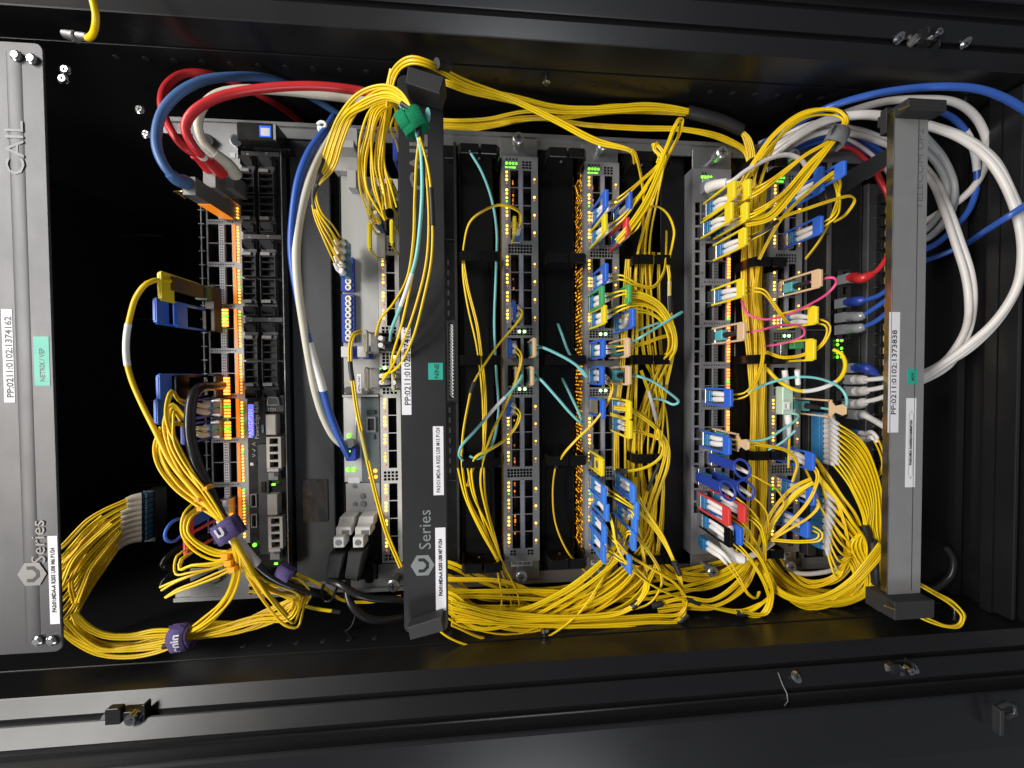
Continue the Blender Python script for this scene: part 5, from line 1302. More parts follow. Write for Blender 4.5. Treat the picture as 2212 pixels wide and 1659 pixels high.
N_(1590, 860, 'blue_tab', 'blue pull tab alone in the middle of the modular switch', [(1610, 852, 58), (1638, 810, 56), (1648, 765, 50), (1640, 700, 40), (1632, 640, 30), (1640, 560, 24)], 'yellow cable climbing from the lone blue tab', wt=60)
N_(1587, 964, 'blue_tab', 'blue pull tab in front of the beige paddle', [(1612, 956, 60), (1660, 964, 62), (1700, 974, 60), (1722, 1000, 56), (1712, 1040, 48)], 'yellow cable curving over from the blue tab beside the beige paddle', wt=62)
N_(1628, 962, 'beige_tab', 'beige paddle-shaped tab behind the blue one', [(1650, 950, 56), (1690, 928, 58), (1722, 905, 56), (1724, 896, 50), (1708, 893, 44)], 'aqua cable rising right from the beige paddle tab', color='aqua', conn='lc_aqua', boots='sleeve', single=True, r=1.2, wt=70, style='paddle')
for x, y, o, rt in ((1628, 1018, 'upper', [(1650, 1040, 60), (1682, 1062, 56), (1692, 1092, 50), (1665, 1130, 42), (1655, 1175, 34)]), (1596, 1066, 'lower near', [(1610, 1090, 60), (1640, 1125, 56), (1655, 1165, 46), (1655, 1190, 36)]), (1636, 1064, 'lower far', [(1645, 1090, 58), (1660, 1130, 50), (1652, 1185, 36)])):
    N_(x, y, 'blue_dark', f'dark blue strap tab ending in a ring on the modular switch, {o} one', rt, f'yellow cable through the {o} ring tab', style='ring', wt=76, single=True, boot_len=34)
N_(1586, 1118, 'red_tab', 'near red pull tab at the foot of the modular switch', [(1605, 1135, 58), (1630, 1170, 52), (1648, 1205, 40)], 'yellow cable from the near red tab', wt=66)
N_(1620, 1112, 'red_tab', 'far red pull tab at the foot of the modular switch', [(1635, 1130, 58), (1650, 1165, 50), (1652, 1210, 38)], 'yellow cable from the far red tab', wt=68)
N_(1590, 1165, 'plastic_black', 'black pull tab at the foot of the modular switch', [(1605, 1190, 58), (1632, 1225, 52), (1655, 1270, 44), (1660, 1300, 38), (1640, 1330, 36), (1600, 1325, 36), (1520, 1308, 36)], 'yellow cable from the black tab dropping over the ear', wt=66)
N_(1612, 1160, 'blue_tab', 'blue pull tab behind the black one at the foot of the modular switch', [(1630, 1190, 58), (1658, 1240, 50), (1668, 1290, 42), (1655, 1325, 38), (1600, 1322, 38)], 'yellow cable from the blue tab behind the black one', wt=70)
p = P(1521, 1172, 16)
lc((p[0], p[1], 4), [(1560, 1200, 44), (1590, 1240, 46), (1618, 1285, 46), (1634, 1292, 44), (1640, 1278, 40)], 'bare blue duplex plug and its thin yellow pair below the black tab', boot_len=30)
# rj45 white at the top of N
t = thing('network_cable', 'white network cable plugged into the top of the modular switch', 'network cable', P(1530, 405, 6))
p0 = P(1522, 408, 6); p1 = P(1535, 404, 16); p2 = P(1556, 398, 34); p3 = P(1580, 392, 40)
MB().rbox(p0[0]-0.004, p0[0]+0.004, p0[1]-0.006, p0[1]+0.006, 0.002, 0.020, r=0.0006).build('plug', 'clear', t)
pth = cr([P(1530, 406, 18), P(1545, 400, 26), P(1562, 396, 34), P(1580, 392, 40), P(1610, 370, 44), P(1660, 343, 46), P(1705, 335, 44), P(1735, 350, 40), P(1742, 375, 32), P(1730, 395, 24)])
nb = int(len(pth)*0.17); MB().tube(pth[:nb], [0.0062-0.0022*i/nb for i in range(nb)], 12).build('boot', 'boot', t); MB().tube(pth[nb-2:], 0.0024, 10).build('cord', 'white_cable', t)
t = thing('network_cable', 'white flat-booted network cable under the foot of the modular switch', 'network cable', P(1560, 1190, 8))
pth = cr([P(1560, 1150, 10), P(1568, 1175, 26), P(1582, 1200, 36), P(1605, 1206, 40), P(1640, 1192, 40), P(1668, 1172, 34)])
MB().tube(pth[:int(len(pth)*.5)], 0.0058, 12).build('boot', 'boot', t); MB().tube(pth[int(len(pth)*.5)-1:], 0.003, 10).build('cord', 'white_cable', t)
cord([(1690, 1195, 10), (1700, 1225, 14), (1725, 1238, 16), (1780, 1236, 16), (1830, 1222, 14)], 'pale grey cable lying low between the yellow cables at the right', 'network cable', None, 'white_cable', 2.6, name='network_cable')

# big vertical bundle right of N
bg_ = 'yellow cables of the thick vertical bundle'
bundle(7, [(1610, 390, 16, 1.2), (1622, 470, 12), (1618, 560, 10), (1622, 660, 8), (1628, 780, 8), (1632, 900, 8), (1634, 1020, 8), (1632, 1120, 10), (1618, 1190, 14), (1575, 1240, 14), (1510, 1258, 14), (1440, 1240, 12), (1400, 1190, 8), (1385, 1110, 4)], 'yellow cable of the thick vertical bundle right of the modular switch', bg_, 15, 61, wj=6)
bundle(5, [(1640, 400, 14), (1632, 520, 12), (1630, 640, 12), (1645, 760, 10), (1645, 900, 8), (1645, 1040, 8), (1640, 1130, 10), (1650, 1200, 14), (1700, 1262, 20), (1790, 1290, 24), (1880, 1285, 24)], 'yellow cable of the thick vertical bundle right of the modular switch', bg_, 14, 62, wj=6)
bundle(5, [(1650, 1170, 40, 0.4), (1670, 1120, 44), (1720, 1060, 50), (1755, 1040, 56)], 'yellow cable fanning from the right bundle up to the blue tabs', 'yellow cables fanning up to the blue tabs at the right', 8, 63)
bundle(4, [(1630, 1210, 30, 0.6), (1600, 1258, 34), (1540, 1300, 36), (1480, 1300, 38), (1420, 1310, 38)], 'yellow cable crossing below the foot of the modular switch', 'yellow cables crossing below the modular switch', 12, 64)
# far right card tabs
def R_(*a, **k): return K(*a, **k)
R_(1788, 385, 'blue_tab', 'tall blue tab at the top of the right-hand line card, nearer one', [(1800, 380, 66), (1815, 395, 60), (1812, 420, 56), (1795, 470, 52), (1770, 520, 46), (1740, 560, 40)], 'yellow cable falling from the nearer tall blue tab', wt=62, hv=13)
R_(1836, 362, 'blue_tab', 'outermost blue tab at the top right of the tabs', [(1820, 362, 70), (1790, 380, 68), (1740, 420, 62), (1690, 470, 54), (1660, 520, 44), (1640, 560, 34)], 'yellow cable crossing down left from the outermost blue tab', wt=82, hv=7.5)
R_(1786, 484, 'blue_tab', 'blue tab below the tall ones at the right', [(1800, 470, 62), (1812, 440, 58), (1806, 400, 54), (1796, 385, 48)], 'yellow cable looping up from the blue tab below the tall ones', wt=60)
R_(1784, 600, 'beige_tab', 'beige tab at the right with the long pink cable', [(1800, 600, 66), (1806, 612, 62), (1790, 632, 58), (1745, 660, 56), (1700, 680, 54), (1650, 690, 50), (1615, 678, 42), (1602, 650, 34)], 'long pink cable sagging left from the right-hand beige tab', color='pink', conn='lc_aqua', boots='sleeve', single=True, r=1.25, wt=64)
R_(1775, 680, 'yellow_tab', 'right-hand yellow tab below the beige one', [(1785, 700, 62), (1790, 715, 60), (1775, 745, 56), (1740, 765, 50), (1690, 772, 44), (1655, 760, 36)], 'yellow cable curling down left from the right-hand yellow tab', wt=62)
R_(1770, 755, 'yellow_tab', 'empty yellow tab holding a green insert at the right', None, wt=60, hv=11)
p = P(1722, 745, 26); q = P(1722, 745, 26)
t = thing('green_adapter', 'small green plug inside the empty yellow tab', 'connector', tuple(p)); MB().rbox(p[0]-0.003, p[0]+0.008, p[1]-0.004, p[1]+0.004, 0.018, 0.026, r=0.0006).build('body', 'green_tab', t)
R_(1838, 886, 'beige_tab', 'long beige paddle tab at the right, over the white plugs', [(1824, 882, 74), (1829, 862, 72), (1815, 838, 68), (1770, 818, 64), (1715, 815, 58), (1660, 828, 50), (1615, 848, 42)], 'long aqua cable arching from the beige paddle at the right', color='aqua', conn='lc_aqua', boots='sleeve', single=True, r=1.3, wt=78, style='paddle')
R_(1768, 998, 'blue_tab', 'upper of three blue tabs at the lower right', [(1765, 1020, 62), (1762, 1050, 60), (1745, 1085, 56), (1710, 1125, 50), (1670, 1160, 42)], 'yellow cable falling from the upper of the three lower right blue tabs', wt=60)
R_(1770, 1075, 'blue_tab', 'middle of three blue tabs at the lower right', [(1768, 1090, 62), (1750, 1115, 58), (1710, 1140, 52), (1668, 1165, 44)], 'yellow cable curving left from the middle of the three lower right blue tabs', wt=60)
R_(1757, 1145, 'blue_tab', 'lowest of three blue tabs at the lower right', [(1772, 1152, 62), (1768, 1165, 60), (1730, 1170, 54), (1665, 1166, 44)], 'yellow cable running flat left from the lowest blue tab', wt=60)
cord([(1655, 795, 46), (1685, 825, 50), (1725, 844, 54), (1770, 840, 58), (1812, 820, 62), (1826, 790, 60), (1818, 765, 54), (1800, 755, 48)], 'thick yellow cable with a white collar looping in front of the last card', duplex=False, r=1.9, bands=((0.38, 0.66, 'white'),))
cord([(1722, 800, 60), (1724, 830, 56)], 'white cap above the clear green adapter', 'cable end', None, 'white', 2.4, name='dust_plug')
# clear green adapter with white ribbed boot, standing upright at x ~1700
t = thing('inline_adapter', 'clear green inline adapter with white plugs hanging before the last card', 'connector', P(1698, 860, 40))
a = P(1688, 835, 44); b_ = P(1710, 895, 44); MB().rbox(a[0], b_[0], b_[1], a[1], 0.036, 0.046, r=0.001, ch=0.0006).build('body', 'green_clear', t)
a = P(1692, 868, 47); b_ = P(1706, 885, 47); MB().plate(a[0], b_[0], b_[1], a[1], 0.0475, 0.0015, [(a[0]+0.002, b_[0]-0.002, b_[1]+0.002, a[1]-0.002)]).build('white_frame', 'white', t)
MB().cyl(P(1695, 800, 42), P(1699, 836, 42), 0.0028, 0.0032, 10).build('white_plug', 'boot', t)
b = MB(); b.cyl(P(1701, 895, 42), P(1704, 915, 42), 0.0034, 0.0034, 10)
for k in range(6): b.cyl(P(1704, 915+k*4.5, 42), P(1704.5, 918.6+k*4.5, 42), 0.0024-k*0.0001, 0.0026-k*0.0001, 10)
b.build('ribbed_boot', 'boot', t)
MB().tube([P(1705, 938, 42), P(1704, 975, 40), P(1703, 1010, 34)], 0.0012, 8).build('cord', 'yellow', t)
cord([(1718, 930, 46), (1690, 955, 40), (1660, 972, 30)], 'short aqua cable end below the green adapter', color='aqua', r=1.2)
# white boots row on the cassette, each a duplex cable falling to the lower right
ys = [896, 908, 919, 930, 941, 953, 965, 980]
fg = 'yellow cables fanning down from the white plugs at the right'
for i in range(9):
    y = 900+i*10.4; pos = P(1752, y, 12)
    xe = 1916-i*9; 
    lc((pos[0], pos[1], 10), [(1800, y+14, 48), (1838+(8-i)*2.5, y+52+i*2, 50), (1868+(8-i)*3, y+125+i*4, 50), (xe-6, min(1175, y+225), 48), (xe-4+i*4, 1220+i*4, 44), (1884-i*3, 1258+i*3, 40), (1835-i*4, 1286+i, 36), (1770, 1294-i, 30), (1700, 1268+i*2, 24)], 'yellow duplex cable fanning down from the row of white plugs beside the last card', fg, boot_len=26, r=0.95, boots='boot_mid')
for i in range(9):
    y = 1048+i*14; pos = P(1750, y, 12)
    lc((pos[0], pos[1], 10), [(1786, y+22, 46), (1808+(8-i)*3, y+62+i*3, 48), (1830+(8-i)*4.5, 1172+i*5, 46), (1862-i*2, 1225+i*5, 42), (1848-i*6, 1268+i*3, 38), (1800, 1290+i, 32), (1730, 1278, 24), (1680, 1240+i*3, 16)], 'yellow duplex cable from the lower group of white plugs beside the last card', 'yellow cables from the lower white plugs at the right', boot_len=32, r=0.95, boots='boot_mid')
bundle(5, [(1884, 1120, 46, 0.8), (1893, 1165, 46, 0.5), (1897, 1220, 44, 0.6), (1878, 1268, 40), (1820, 1296, 34), (1740, 1296, 28), (1670, 1262, 20), (1640, 1200, 12)], 'yellow cable gathered beside the lower end of the grey bar', 'yellow cables gathered beside the grey bar', 9, 71)
for p, q, l in (((1866, 1134, 50), (1876, 1168, 50), 'black sleeve on the right-hand fan of yellow cables, nearer one'), ((1884, 1165, 50), (1890, 1260, 46), 'long black sleeve beside the grey bar')):
    o = MB().tube(cr([P(*p), P((p[0]+q[0])/2+1, (p[1]+q[1])/2, p[2]+1), P(*q)]), 0.0040, 10).build('cable_sleeve', 'sleeve', origin=tuple(P(*p))); tag(o, l, 'sleeve', 'short black sleeves on the cables')
bundle(6, [(1738, 985, 4, 0.3), (1752, 1000, 30, 0.6), (1774, 1036, 46), (1796, 1078, 52), (1824, 1130, 50), (1846, 1180, 46), (1846, 1232, 42), (1808, 1274, 36), (1742, 1284, 28), (1684, 1250, 18), (1650, 1190, 12)], 'yellow cable filling the gap between the blue tabs and the grey bar', 'yellow cables between the blue tabs and the grey bar', 26, 75)
bundle(3, [(1905, 1180, 60), (1880, 1215, 60), (1840, 1255, 56), (1790, 1285, 50), (1730, 1295, 44), (1680, 1275, 36), (1660, 1235, 28)], 'yellow cable crossing over the others at the lower right', 'yellow cables crossing over at the lower right', 8, 72)
bundle(3, [(1985, 1262, 80, 0.6), (2020, 1283, 82), (2058, 1305, 82), (2080, 1332, 82), (2072, 1350, 82), (2045, 1352, 82), (2005, 1338, 80), (1980, 1326, 76)], 'yellow cable of the small loop right of the grey bar', 'small yellow loop right of the grey bar', 4, 73, duplex=False)
cord([(1660, 1240, 6), (1720, 1250, 6), (1800, 1275, 8), (1870, 1290, 10), (1900, 1295, 12)], 'black cable lying along the lower rail at the right', 'power cable', None, 'black_cable', 2.6, name='power_cable')
cord([(2040, 1180, 20), (2058, 1205, 24), (2055, 1240, 24), (2035, 1262, 22), (2005, 1280, 20)], 'black cable bending round right of the grey bar', 'power cable', None, 'black_cable', 4.0, name='power_cable')
# small duplex lower right device
p = P(1832, 937, 8); lc((p[0], p[1], 2), [(1885, 940, 44), (1903, 975, 48), (1907, 1010, 44), (1895, 1028, 40), (1868, 1042, 34)], 'yellow duplex cable plugged in left of the patch panel', boot_len=30, bands=((0.36, 0.42, 'white'),))

# ---------------------------------------------------------------- RJ45 cables on the right
def rj(x, y, m_boot, m_cord, route, label, w0=-4, blen=0.35, clear=False, br=5.4, cr_=2.5):
    c = P(x, y, w0+8); t = thing('network_cable', label, 'network cable', tuple(c), 'copper network cables plugged in at the right')
    MB().rbox(c[0]-0.004, c[0]+0.004, c[1]-0.0056, c[1]+0.0056, w0*mm, (w0+14)*mm, r=0.0005).build('plug', 'clear', t)
    pth = cr([Vector((c[0], c[1], (w0+12)*mm)), Vector((c[0], c[1], (w0+18)*mm))]+[P(*p) for p in route], 0.003); n = len(pth); nb = max(4, int(n*blen))
    MB().tube(pth[:nb], [br*mm*(1 if i < nb*0.72 else 1-0.42*(i-nb*0.72)/(nb*0.28)) for i in range(nb)], 10).build('boot', m_boot, t)
    MB().tube(pth[nb-2:], cr_*mm, 10).build('cord', m_cord, t)
rj(1828, 603, 'red', 'red', [(1862, 602, 28), (1890, 588, 34), (1912, 562, 36), (1925, 530, 36)], 'red network cable plugged in left of the grey bar', blen=0.5)
rj(1822, 655, 'blue_dark', 'blue_cable', [(1860, 650, 28), (1895, 640, 34), (1925, 620, 38)], 'blue network cable with a blue boot below the red one', blen=0.55)
rj(1822, 686, 'clear', 'blue_cable', [(1860, 683, 26), (1890, 665, 32), (1925, 640, 36)], 'blue network cable with a clear boot, upper of two', blen=0.5)
rj(1822, 712, 'clear', 'blue_cable', [(1860, 708, 26), (1890, 695, 32), (1925, 668, 36)], 'blue network cable with a clear boot, lower of two', blen=0.5)
rj(1838, 795, 'blue_dark', 'blue_cable', [(1872, 796, 28), (1895, 810, 30), (1912, 825, 26), (1930, 832, 20)], 'blue network cable with a ribbed boot above the white plugs', blen=0.5)
rj(1838, 820, 'boot', 'white_cable', [(1872, 820, 28), (1900, 818, 34), (1930, 812, 36)], 'topmost white network cable of the three beside the grey bar', blen=0.5)
rj(1840, 845, 'boot', 'white_cable', [(1872, 843, 28), (1900, 838, 34), (1930, 830, 36)], 'middle white network cable of the three beside the grey bar', blen=0.5)
rj(1838, 872, 'boot', 'white_cable', [(1868, 868, 28), (1895, 862, 34), (1930, 848, 36)], 'lowest white network cable of the three beside the grey bar', blen=0.5)
rj(1845, 895, 'gray_cable', 'white_cable', [(1870, 898, 36), (1895, 912, 40), (1930, 935, 42)], 'grey-booted network cable slanting down under the beige paddle', blen=0.5, cr_=3.2)
rj(1880, 400-30, 'red', 'red', [(1895, 380, 20), (1912, 410, 26), (1926, 440, 26)], 'short red cable end at the top of the patch panel', blen=0.3)

# ---------------------------------------------------------------- fat copper cables, top right
fgr = 'thick copper cables looping round the right end'
def fat(pts, label, m_, r=3.0, bands=(), name='network_cable'): return cord(pts, label, 'network cable', fgr, m_, r, False, bands, 12, name)
fat([(1625, 325, -20), (1680, 290, 10), (1740, 255, 30), (1800, 228, 50), (1880, 205, 65), (1960, 192, 78), (2040, 187, 88), (2110, 192, 92), (2170, 212, 92), (2225, 245, 90)], 'thick blue cable arching over everything at the upper right', 'blue_cable', 3.3)
fat([(1640, 312, -10), (1720, 280, 20), (1790, 258, 36), (1850, 236, 44), (1915, 219, 50), (1990, 214, 52), (2060, 220, 52), (2105, 250, 48), (2130, 300, 40), (2132, 345, 34), (2110, 395, 30), (2070, 435, 24), (2020, 465, 14), (1990, 485, 6)], 'white cable making the tight outer loop at the upper right', 'white_cable', 3.6)
bundle(3, [(1645, 345, 0, 1.5), (1710, 300, 24), (1780, 262, 40), (1850, 250, 50), (1915, 255, 54), (2005, 275, 58), (2080, 300, 66), (2140, 345, 74), (2180, 410, 82), (2208, 490, 88), (2212, 560, 90), (2195, 630, 86), (2150, 700, 74), (2090, 755, 60), (2040, 790, 46), (1990, 820, 36), (1960, 830, 30)], 'thick white cable of the big loop round the right end', 'thick white loop at the right end', 6, 81, 'white_cable', 3.4, False, name='network_cable', wj=3, cat='network cable')
bundle(2, [(1660, 352, -6), (1720, 305, 14), (1790, 280, 26), (1850, 285, 30), (1900, 300, 24), (1960, 330, 10), (2010, 380, 10), (2045, 450, 40), (2070, 520, 50), (2092, 590, 56), (2100, 645, 58), (2095, 700, 52), (2080, 740, 46), (2045, 785, 40), (1995, 815, 32), (1960, 828, 26)], 'white cable dropping down the inside of the big loop', 'inner white cables of the right loop', 7, 82, 'white_cable', 3.2, False, name='network_cable', cat='network cable')
bundle(4, [(1640, 360, -10), (1700, 325, 4), (1770, 298, 14), (1830, 300, 16), (1880, 322, 10), (1910, 350, -10), (1950, 400, -30)], 'dark blue cable arching under the white ones at the upper right', 'blue cables under the white ones', 9, 83, 'blue_cable', 2.6, False, name='network_cable', cat='network cable')
cord([(1770, 330, 10), (1830, 318, 12), (1870, 345, 6), (1895, 375, 4), (1918, 425, 10)], 'red cable passing behind the slanting arm', 'network cable', None, 'red', 2.6, name='network_cable')
cord([(1800, 285, 22), (1850, 310, 20), (1895, 345, 10), (1930, 390, -10)], 'thin white cable above the slanting arm', 'network cable', None, 'white_cable', 2.0, name='network_cable')
fat([(2010, 232, 44), (2062, 258, 40), (2092, 295, 36), (2108, 345, 32), (2110, 400, 30), (2095, 450, 30), (2062, 492, 28), (2025, 525, 26), (1985, 545, 24)], 'blue cable with a pale printed collar inside the white loop', 'blue_cable', 3.0, ((0.27, 0.47, 'paper'),))
fat([(2235, 430, 100), (2180, 466, 92), (2130, 498, 70), (2080, 530, 30), (2030, 552, 14), (1990, 566, 4)], 'straight blue cable rising to the right edge', 'blue_cable', 3.0)
bundle(3, [(1990, 300, 26), (2035, 345, 24), (2058, 405, 22), (2046, 460, 22), (2005, 505, 20), (1975, 520, 18)], 'grey shaded cable in the shadow behind the grey bar', 'grey cables in the shadow behind the grey bar', 12, 84, 'gray_cable', 3.2, False, name='network_cable', cat='network cable')

# ---------------------------------------------------------------- green strap and the arcs in front of the middle bar
gg = 'yellow cables held by the green strap'
arc = lambda d, e: [(700+d, 360, 66), (716+d, 310, 72), (738+d*1.0, 255, 84), (780+d*0.7, 207+e, 100), (832, 190+e, 112), (868, 205+e*0.8, 120), (893, 245, 124), (905, 290, 124)]
ends = [[(926, 370, 122), (934, 470, 118), (932, 560, 116), (914, 650, 112), (892, 730, 104), (862, 790, 84), (826, 812, 62)],
        [(915, 370, 122), (912, 440, 118), (903, 520, 116), (890, 600, 112), (868, 700, 102), (846, 780, 80), (852, 815, 62)],
        [(900, 350, 122), (896, 430, 118), (893, 520, 116), (880, 600, 110), (850, 655, 90), (822, 690, 70), (812, 725, 58)],
        [(920, 380, 121), (926, 480, 118), (920, 570, 115), (898, 660, 110), (868, 745, 98), (842, 800, 74), (824, 825, 62)]]
bd = [((0.60, 0.66, 'sleeve'),), ((0.57, 0.65, 'sleeve'),), ((0.50, 0.58, 'sleeve'),), ((0.55, 0.60, 'yellow_dull'),)]
starts = [(742, 540), (741, 556), (743, 574), (744, 590)]
for i in range(4):
    x, y = starts[i]; p = P(x+10, y+2, 12)
    lc((p[0], p[1], 8), [(738, y-8, 32), (715, y-50, 44), (692-i*4, 460, 52), (680-i*3+i*i, 410, 58)]+arc(i*9-6, (-4, 14, 24, 5)[i])+ends[i], f'yellow cable arching through the green strap, {("outermost", "second", "third", "innermost")[i]} of four', gg, bands=((0.155, 0.20, 'sleeve'),)+bd[i], boot_len=22)
cord([(855, 215, 100), (868, 232, 112), (893, 270, 122), (908, 320, 124), (912, 400, 122), (908, 480, 120), (898, 560, 117), (880, 620, 112), (862, 670, 104), (846, 712, 84), (843, 735, 66)], 'aqua cable with a white printed collar through the green strap', color='aqua', r=1.45, bands=((0.68, 0.80, 'paper'),))
wrap(893, 262, 122, 62, 8.2, 16, 'velcro_green', 'green hook-and-loop strap in front of the upper part of the middle bar', 0.62, False, layers=3)
t = thing('strap_tab', 'small pale green tab sticking out beside the green strap', 'strap tab', P(924, 245, 120)); a = P(924, 246, 121)
MB().prism([(a[0]+0.0020*math.cos(q*math.pi/8), a[1]+0.0055*math.sin(q*math.pi/8)) for q in range(16)], 0.119, 0.1205, 'w', 0.0002).build('tab', 'aqua', t)
# cluster of loops behind the strap going to the yellow tabs
bundle(7, [(850, 205, 60, 0.5), (842, 222, 62, 0.6), (815, 240, 64), (796, 290, 60), (790, 350, 56), (795, 410, 50), (808, 450, 44), (822, 480, 38)], 'yellow cable of the inner cluster between the pale shelf and the middle bar', 'inner cluster of yellow cables', 14, 91, duplex=False)
bundle(7, [(848, 150, 70, 0.4), (842, 190, 66, 0.5), (838, 240, 62, 0.7), (828, 300, 58), (826, 360, 54), (834, 410, 50), (842, 450, 44)], 'yellow cable hanging close beside the middle bar', 'yellow cables beside the middle bar', 13, 92, duplex=False)
bundle(3, [(842, 215, 90, 0.4), (858, 240, 60), (850, 275, 50), (862, 300, 40), (870, 330, 30)], 'yellow cable tucked behind the middle bar under the strap', 'yellow cables tucked behind the bar', 7, 93, duplex=False)
module(806, 508, 'yellow_tab', 'yellow transceiver tab low in the inner cluster, nearer one', wt=44, hv=13)
module(806, 440, 'yellow_dull_tab', 'yellow transceiver tab low in the inner cluster, upper one', wt=46, hv=12)
module(855, 500, 'yellow_tab', 'yellow transceiver tab beside the middle bar, lower one', wt=46, hv=12)
module(853, 410, 'yellow_tab', 'yellow transceiver tab beside the middle bar, upper one', wt=46, hv=12)
for i, (x, y) in enumerate(((812, 408), (814, 432), (812, 462), (818, 480), (842, 395), (846, 430))):
    p0 = P(x-8, y-22, 44); p1 = P(x, y, 26)
    t = thing('fibre_plug', 'pale boot of a yellow cable plugged in above the narrow card', 'plug', tuple(p1), 'pale boots plugged in above the narrow card')
    MB().tube([p0, p0.lerp(p1, .5), p1], [0.0018, 0.0028, 0.0030], 9).build('boot', 'white_warm', t)
    MB().rbox(p1[0]-0.003, p1[0]+0.003, p1[1]-0.004, p1[1]+0.003, 0.006, p1[2], r=0.0006).build('connector', 'lc_blue_dim' if i % 2 else 'lc_blue', t)
t = thing('latch_lever', 'dark blue lever at the top beside the middle bar', 'lever', P(853, 320, 20)); a = P(848, 295, 30); b_ = P(860, 348, 30)
MB().rbox(a[0], b_[0], b_[1], a[1], 0.006, 0.030, r=0.002).build('body', 'blue_dark', t)
# cream transceivers below
def cream(x, y, lab, w=40, h=11):
    t = module(x, y, 'cream_tab', lab, wt=w, hv=h, tabh=12, aside=-1); return t
cream(798, 737, 'upper cream tab on the narrow card, seen nearly head-on', 34); cream(800, 818, 'lower cream tab on the narrow card, seen nearly head-on', 34); cream(858, 820, 'lower cream tab against the middle bar', 34)
for i, (x, y) in enumerate(((824, 731), (824, 746), (826, 812), (826, 826), (852, 812), (852, 826))):
    p = P(x, y, 30); t = thing('fibre_plug', 'round white boot end between the cream tabs', 'plug', tuple(p), 'round boot ends between the cream tabs')
    MB().tube([(p[0], p[1], 0.006), (p[0], p[1], 0.022), (p[0], p[1], 0.034)], [0.003, 0.003, 0.0024], 12).build('boot', 'boot', t)
p = P(846, 742, 30); t = thing('fibre_plug', 'large black plug of the aqua cable beside the middle bar', 'plug', tuple(p)); MB().rbox(p[0]-0.008, p[0]+0.006, p[1]-0.007, p[1]+0.007, 0.004, 0.026, r=0.003, ch=0.001).build('body', 'server_dark', t); MB().cyl(P(843, 738, 26), P(843, 734, 40), 0.0026, 0.0019, 10).build('boot', 'sleeve', t)
# yellow pair running down past the pale shelf
cord([(780, 716, 34), (765, 722, 40), (757, 745, 42), (757, 790, 42), (763, 830, 42), (770, 880, 42), (782, 940, 42), (798, 1010, 44), (815, 1080, 46), (835, 1150, 48), (866, 1225, 50)], 'long yellow pair running down over the pale shelf unit to the middle bar', duplex=True, r=1.05, bands=((0.15, 0.23, 'sleeve'), (0.43, 0.54, 'yellow_dull')))
# upper loop over the bar end and the diagonal
bundle(2, [(842, 195, 70, 0.4), (846, 165, 76), (862, 140, 84), (892, 130, 92), (925, 136, 92), (965, 156, 80), (1010, 178, 66), (1106, 212, 50), (1200, 258, 46), (1290, 302, 46), (1366, 326, 46, 0.6), (1375, 350, 36)], 'yellow cable climbing over the end of the middle bar and slanting across the top', 'yellow cables slanting across the top', 5, 94, wj=3)
bundle(3, [(962, 178, 60, 0.5), (1010, 192, 50), (1106, 212, 36), (1200, 235, 26), (1300, 238, 22), (1400, 232, 20), (1486, 241, 18, 0.5), (1545, 260, 14, 0.3), (1600, 282, 10, 0.3), (1617, 320, 8), (1622, 360, 6)], 'yellow cable along the top into the black corrugated sleeve', 'yellow cables along the top', 6, 95, wj=4)
bundle(3, [(972, 268, -4), (1050, 262, 0), (1130, 250, 4), (1230, 248, 6), (1330, 236, 8), (1430, 236, 10), (1488, 243, 14, 0.5)], 'yellow cable lying flat along the upper rail', 'yellow cables flat along the upper rail', 7, 96, wj=4)
bundle(2, [(975, 285, -6), (1050, 276, 0), (1160, 258, 2), (1270, 272, 4), (1380, 278, 6), (1480, 282, 8), (1560, 300, 6), (1610, 330, 4), (1620, 370, 6)], 'yellow cable lying just above the upper ends of the line cards', 'yellow cables above the line cards', 4, 97, wj=3)
t = thing('cable_sleeve', 'wide black corrugated sleeve on the upper right run of yellow cables', 'sleeve', P(1487, 243, 16))
MB().tube(cr([P(1486, 242, 17), P(1520, 250, 17), P(1560, 262, 14), P(1600, 281, 10)]), 0.0062, 12).build('tube', 'sleeve', t)
bundle(2, [(1602, 283, 10, 0.4), (1618, 300, 10), (1626, 335, 10), (1625, 380, 10)], 'yellow cable leaving the corrugated sleeve downwards', 'yellow cables leaving the corrugated sleeve', 3, 98)
cord([(1365, 325, 46), (1372, 332, 44), (1390, 420, 24), (1388, 520, 14), (1386, 560, 12)], 'yellow cable dropping behind the third manager from the diagonal', duplex=True)
t = thing('cable_sleeve', 'black sleeve on the cables beside the top of the middle bar', 'sleeve', P(945, 138, 88)); MB().tube(cr([P(943, 137, 88), P(955, 140, 84), P(970, 144, 80)]), 0.0042, 10).build('tube', 'sleeve', t)
t = thing('cable_tie', 'white tie knotted round the blue and white cables beside the server', 'cable tie', P(700, 270, 60))
MB().tube(cr([P(686, 268, 60), P(694, 263, 62), P(704, 267, 62), P(699, 277, 60), P(688, 274, 58), P(690, 282, 58), P(706, 298, 60), P(727, 312, 66)], 0.0015), 0.0013, 8).build('tie', 'white', t)

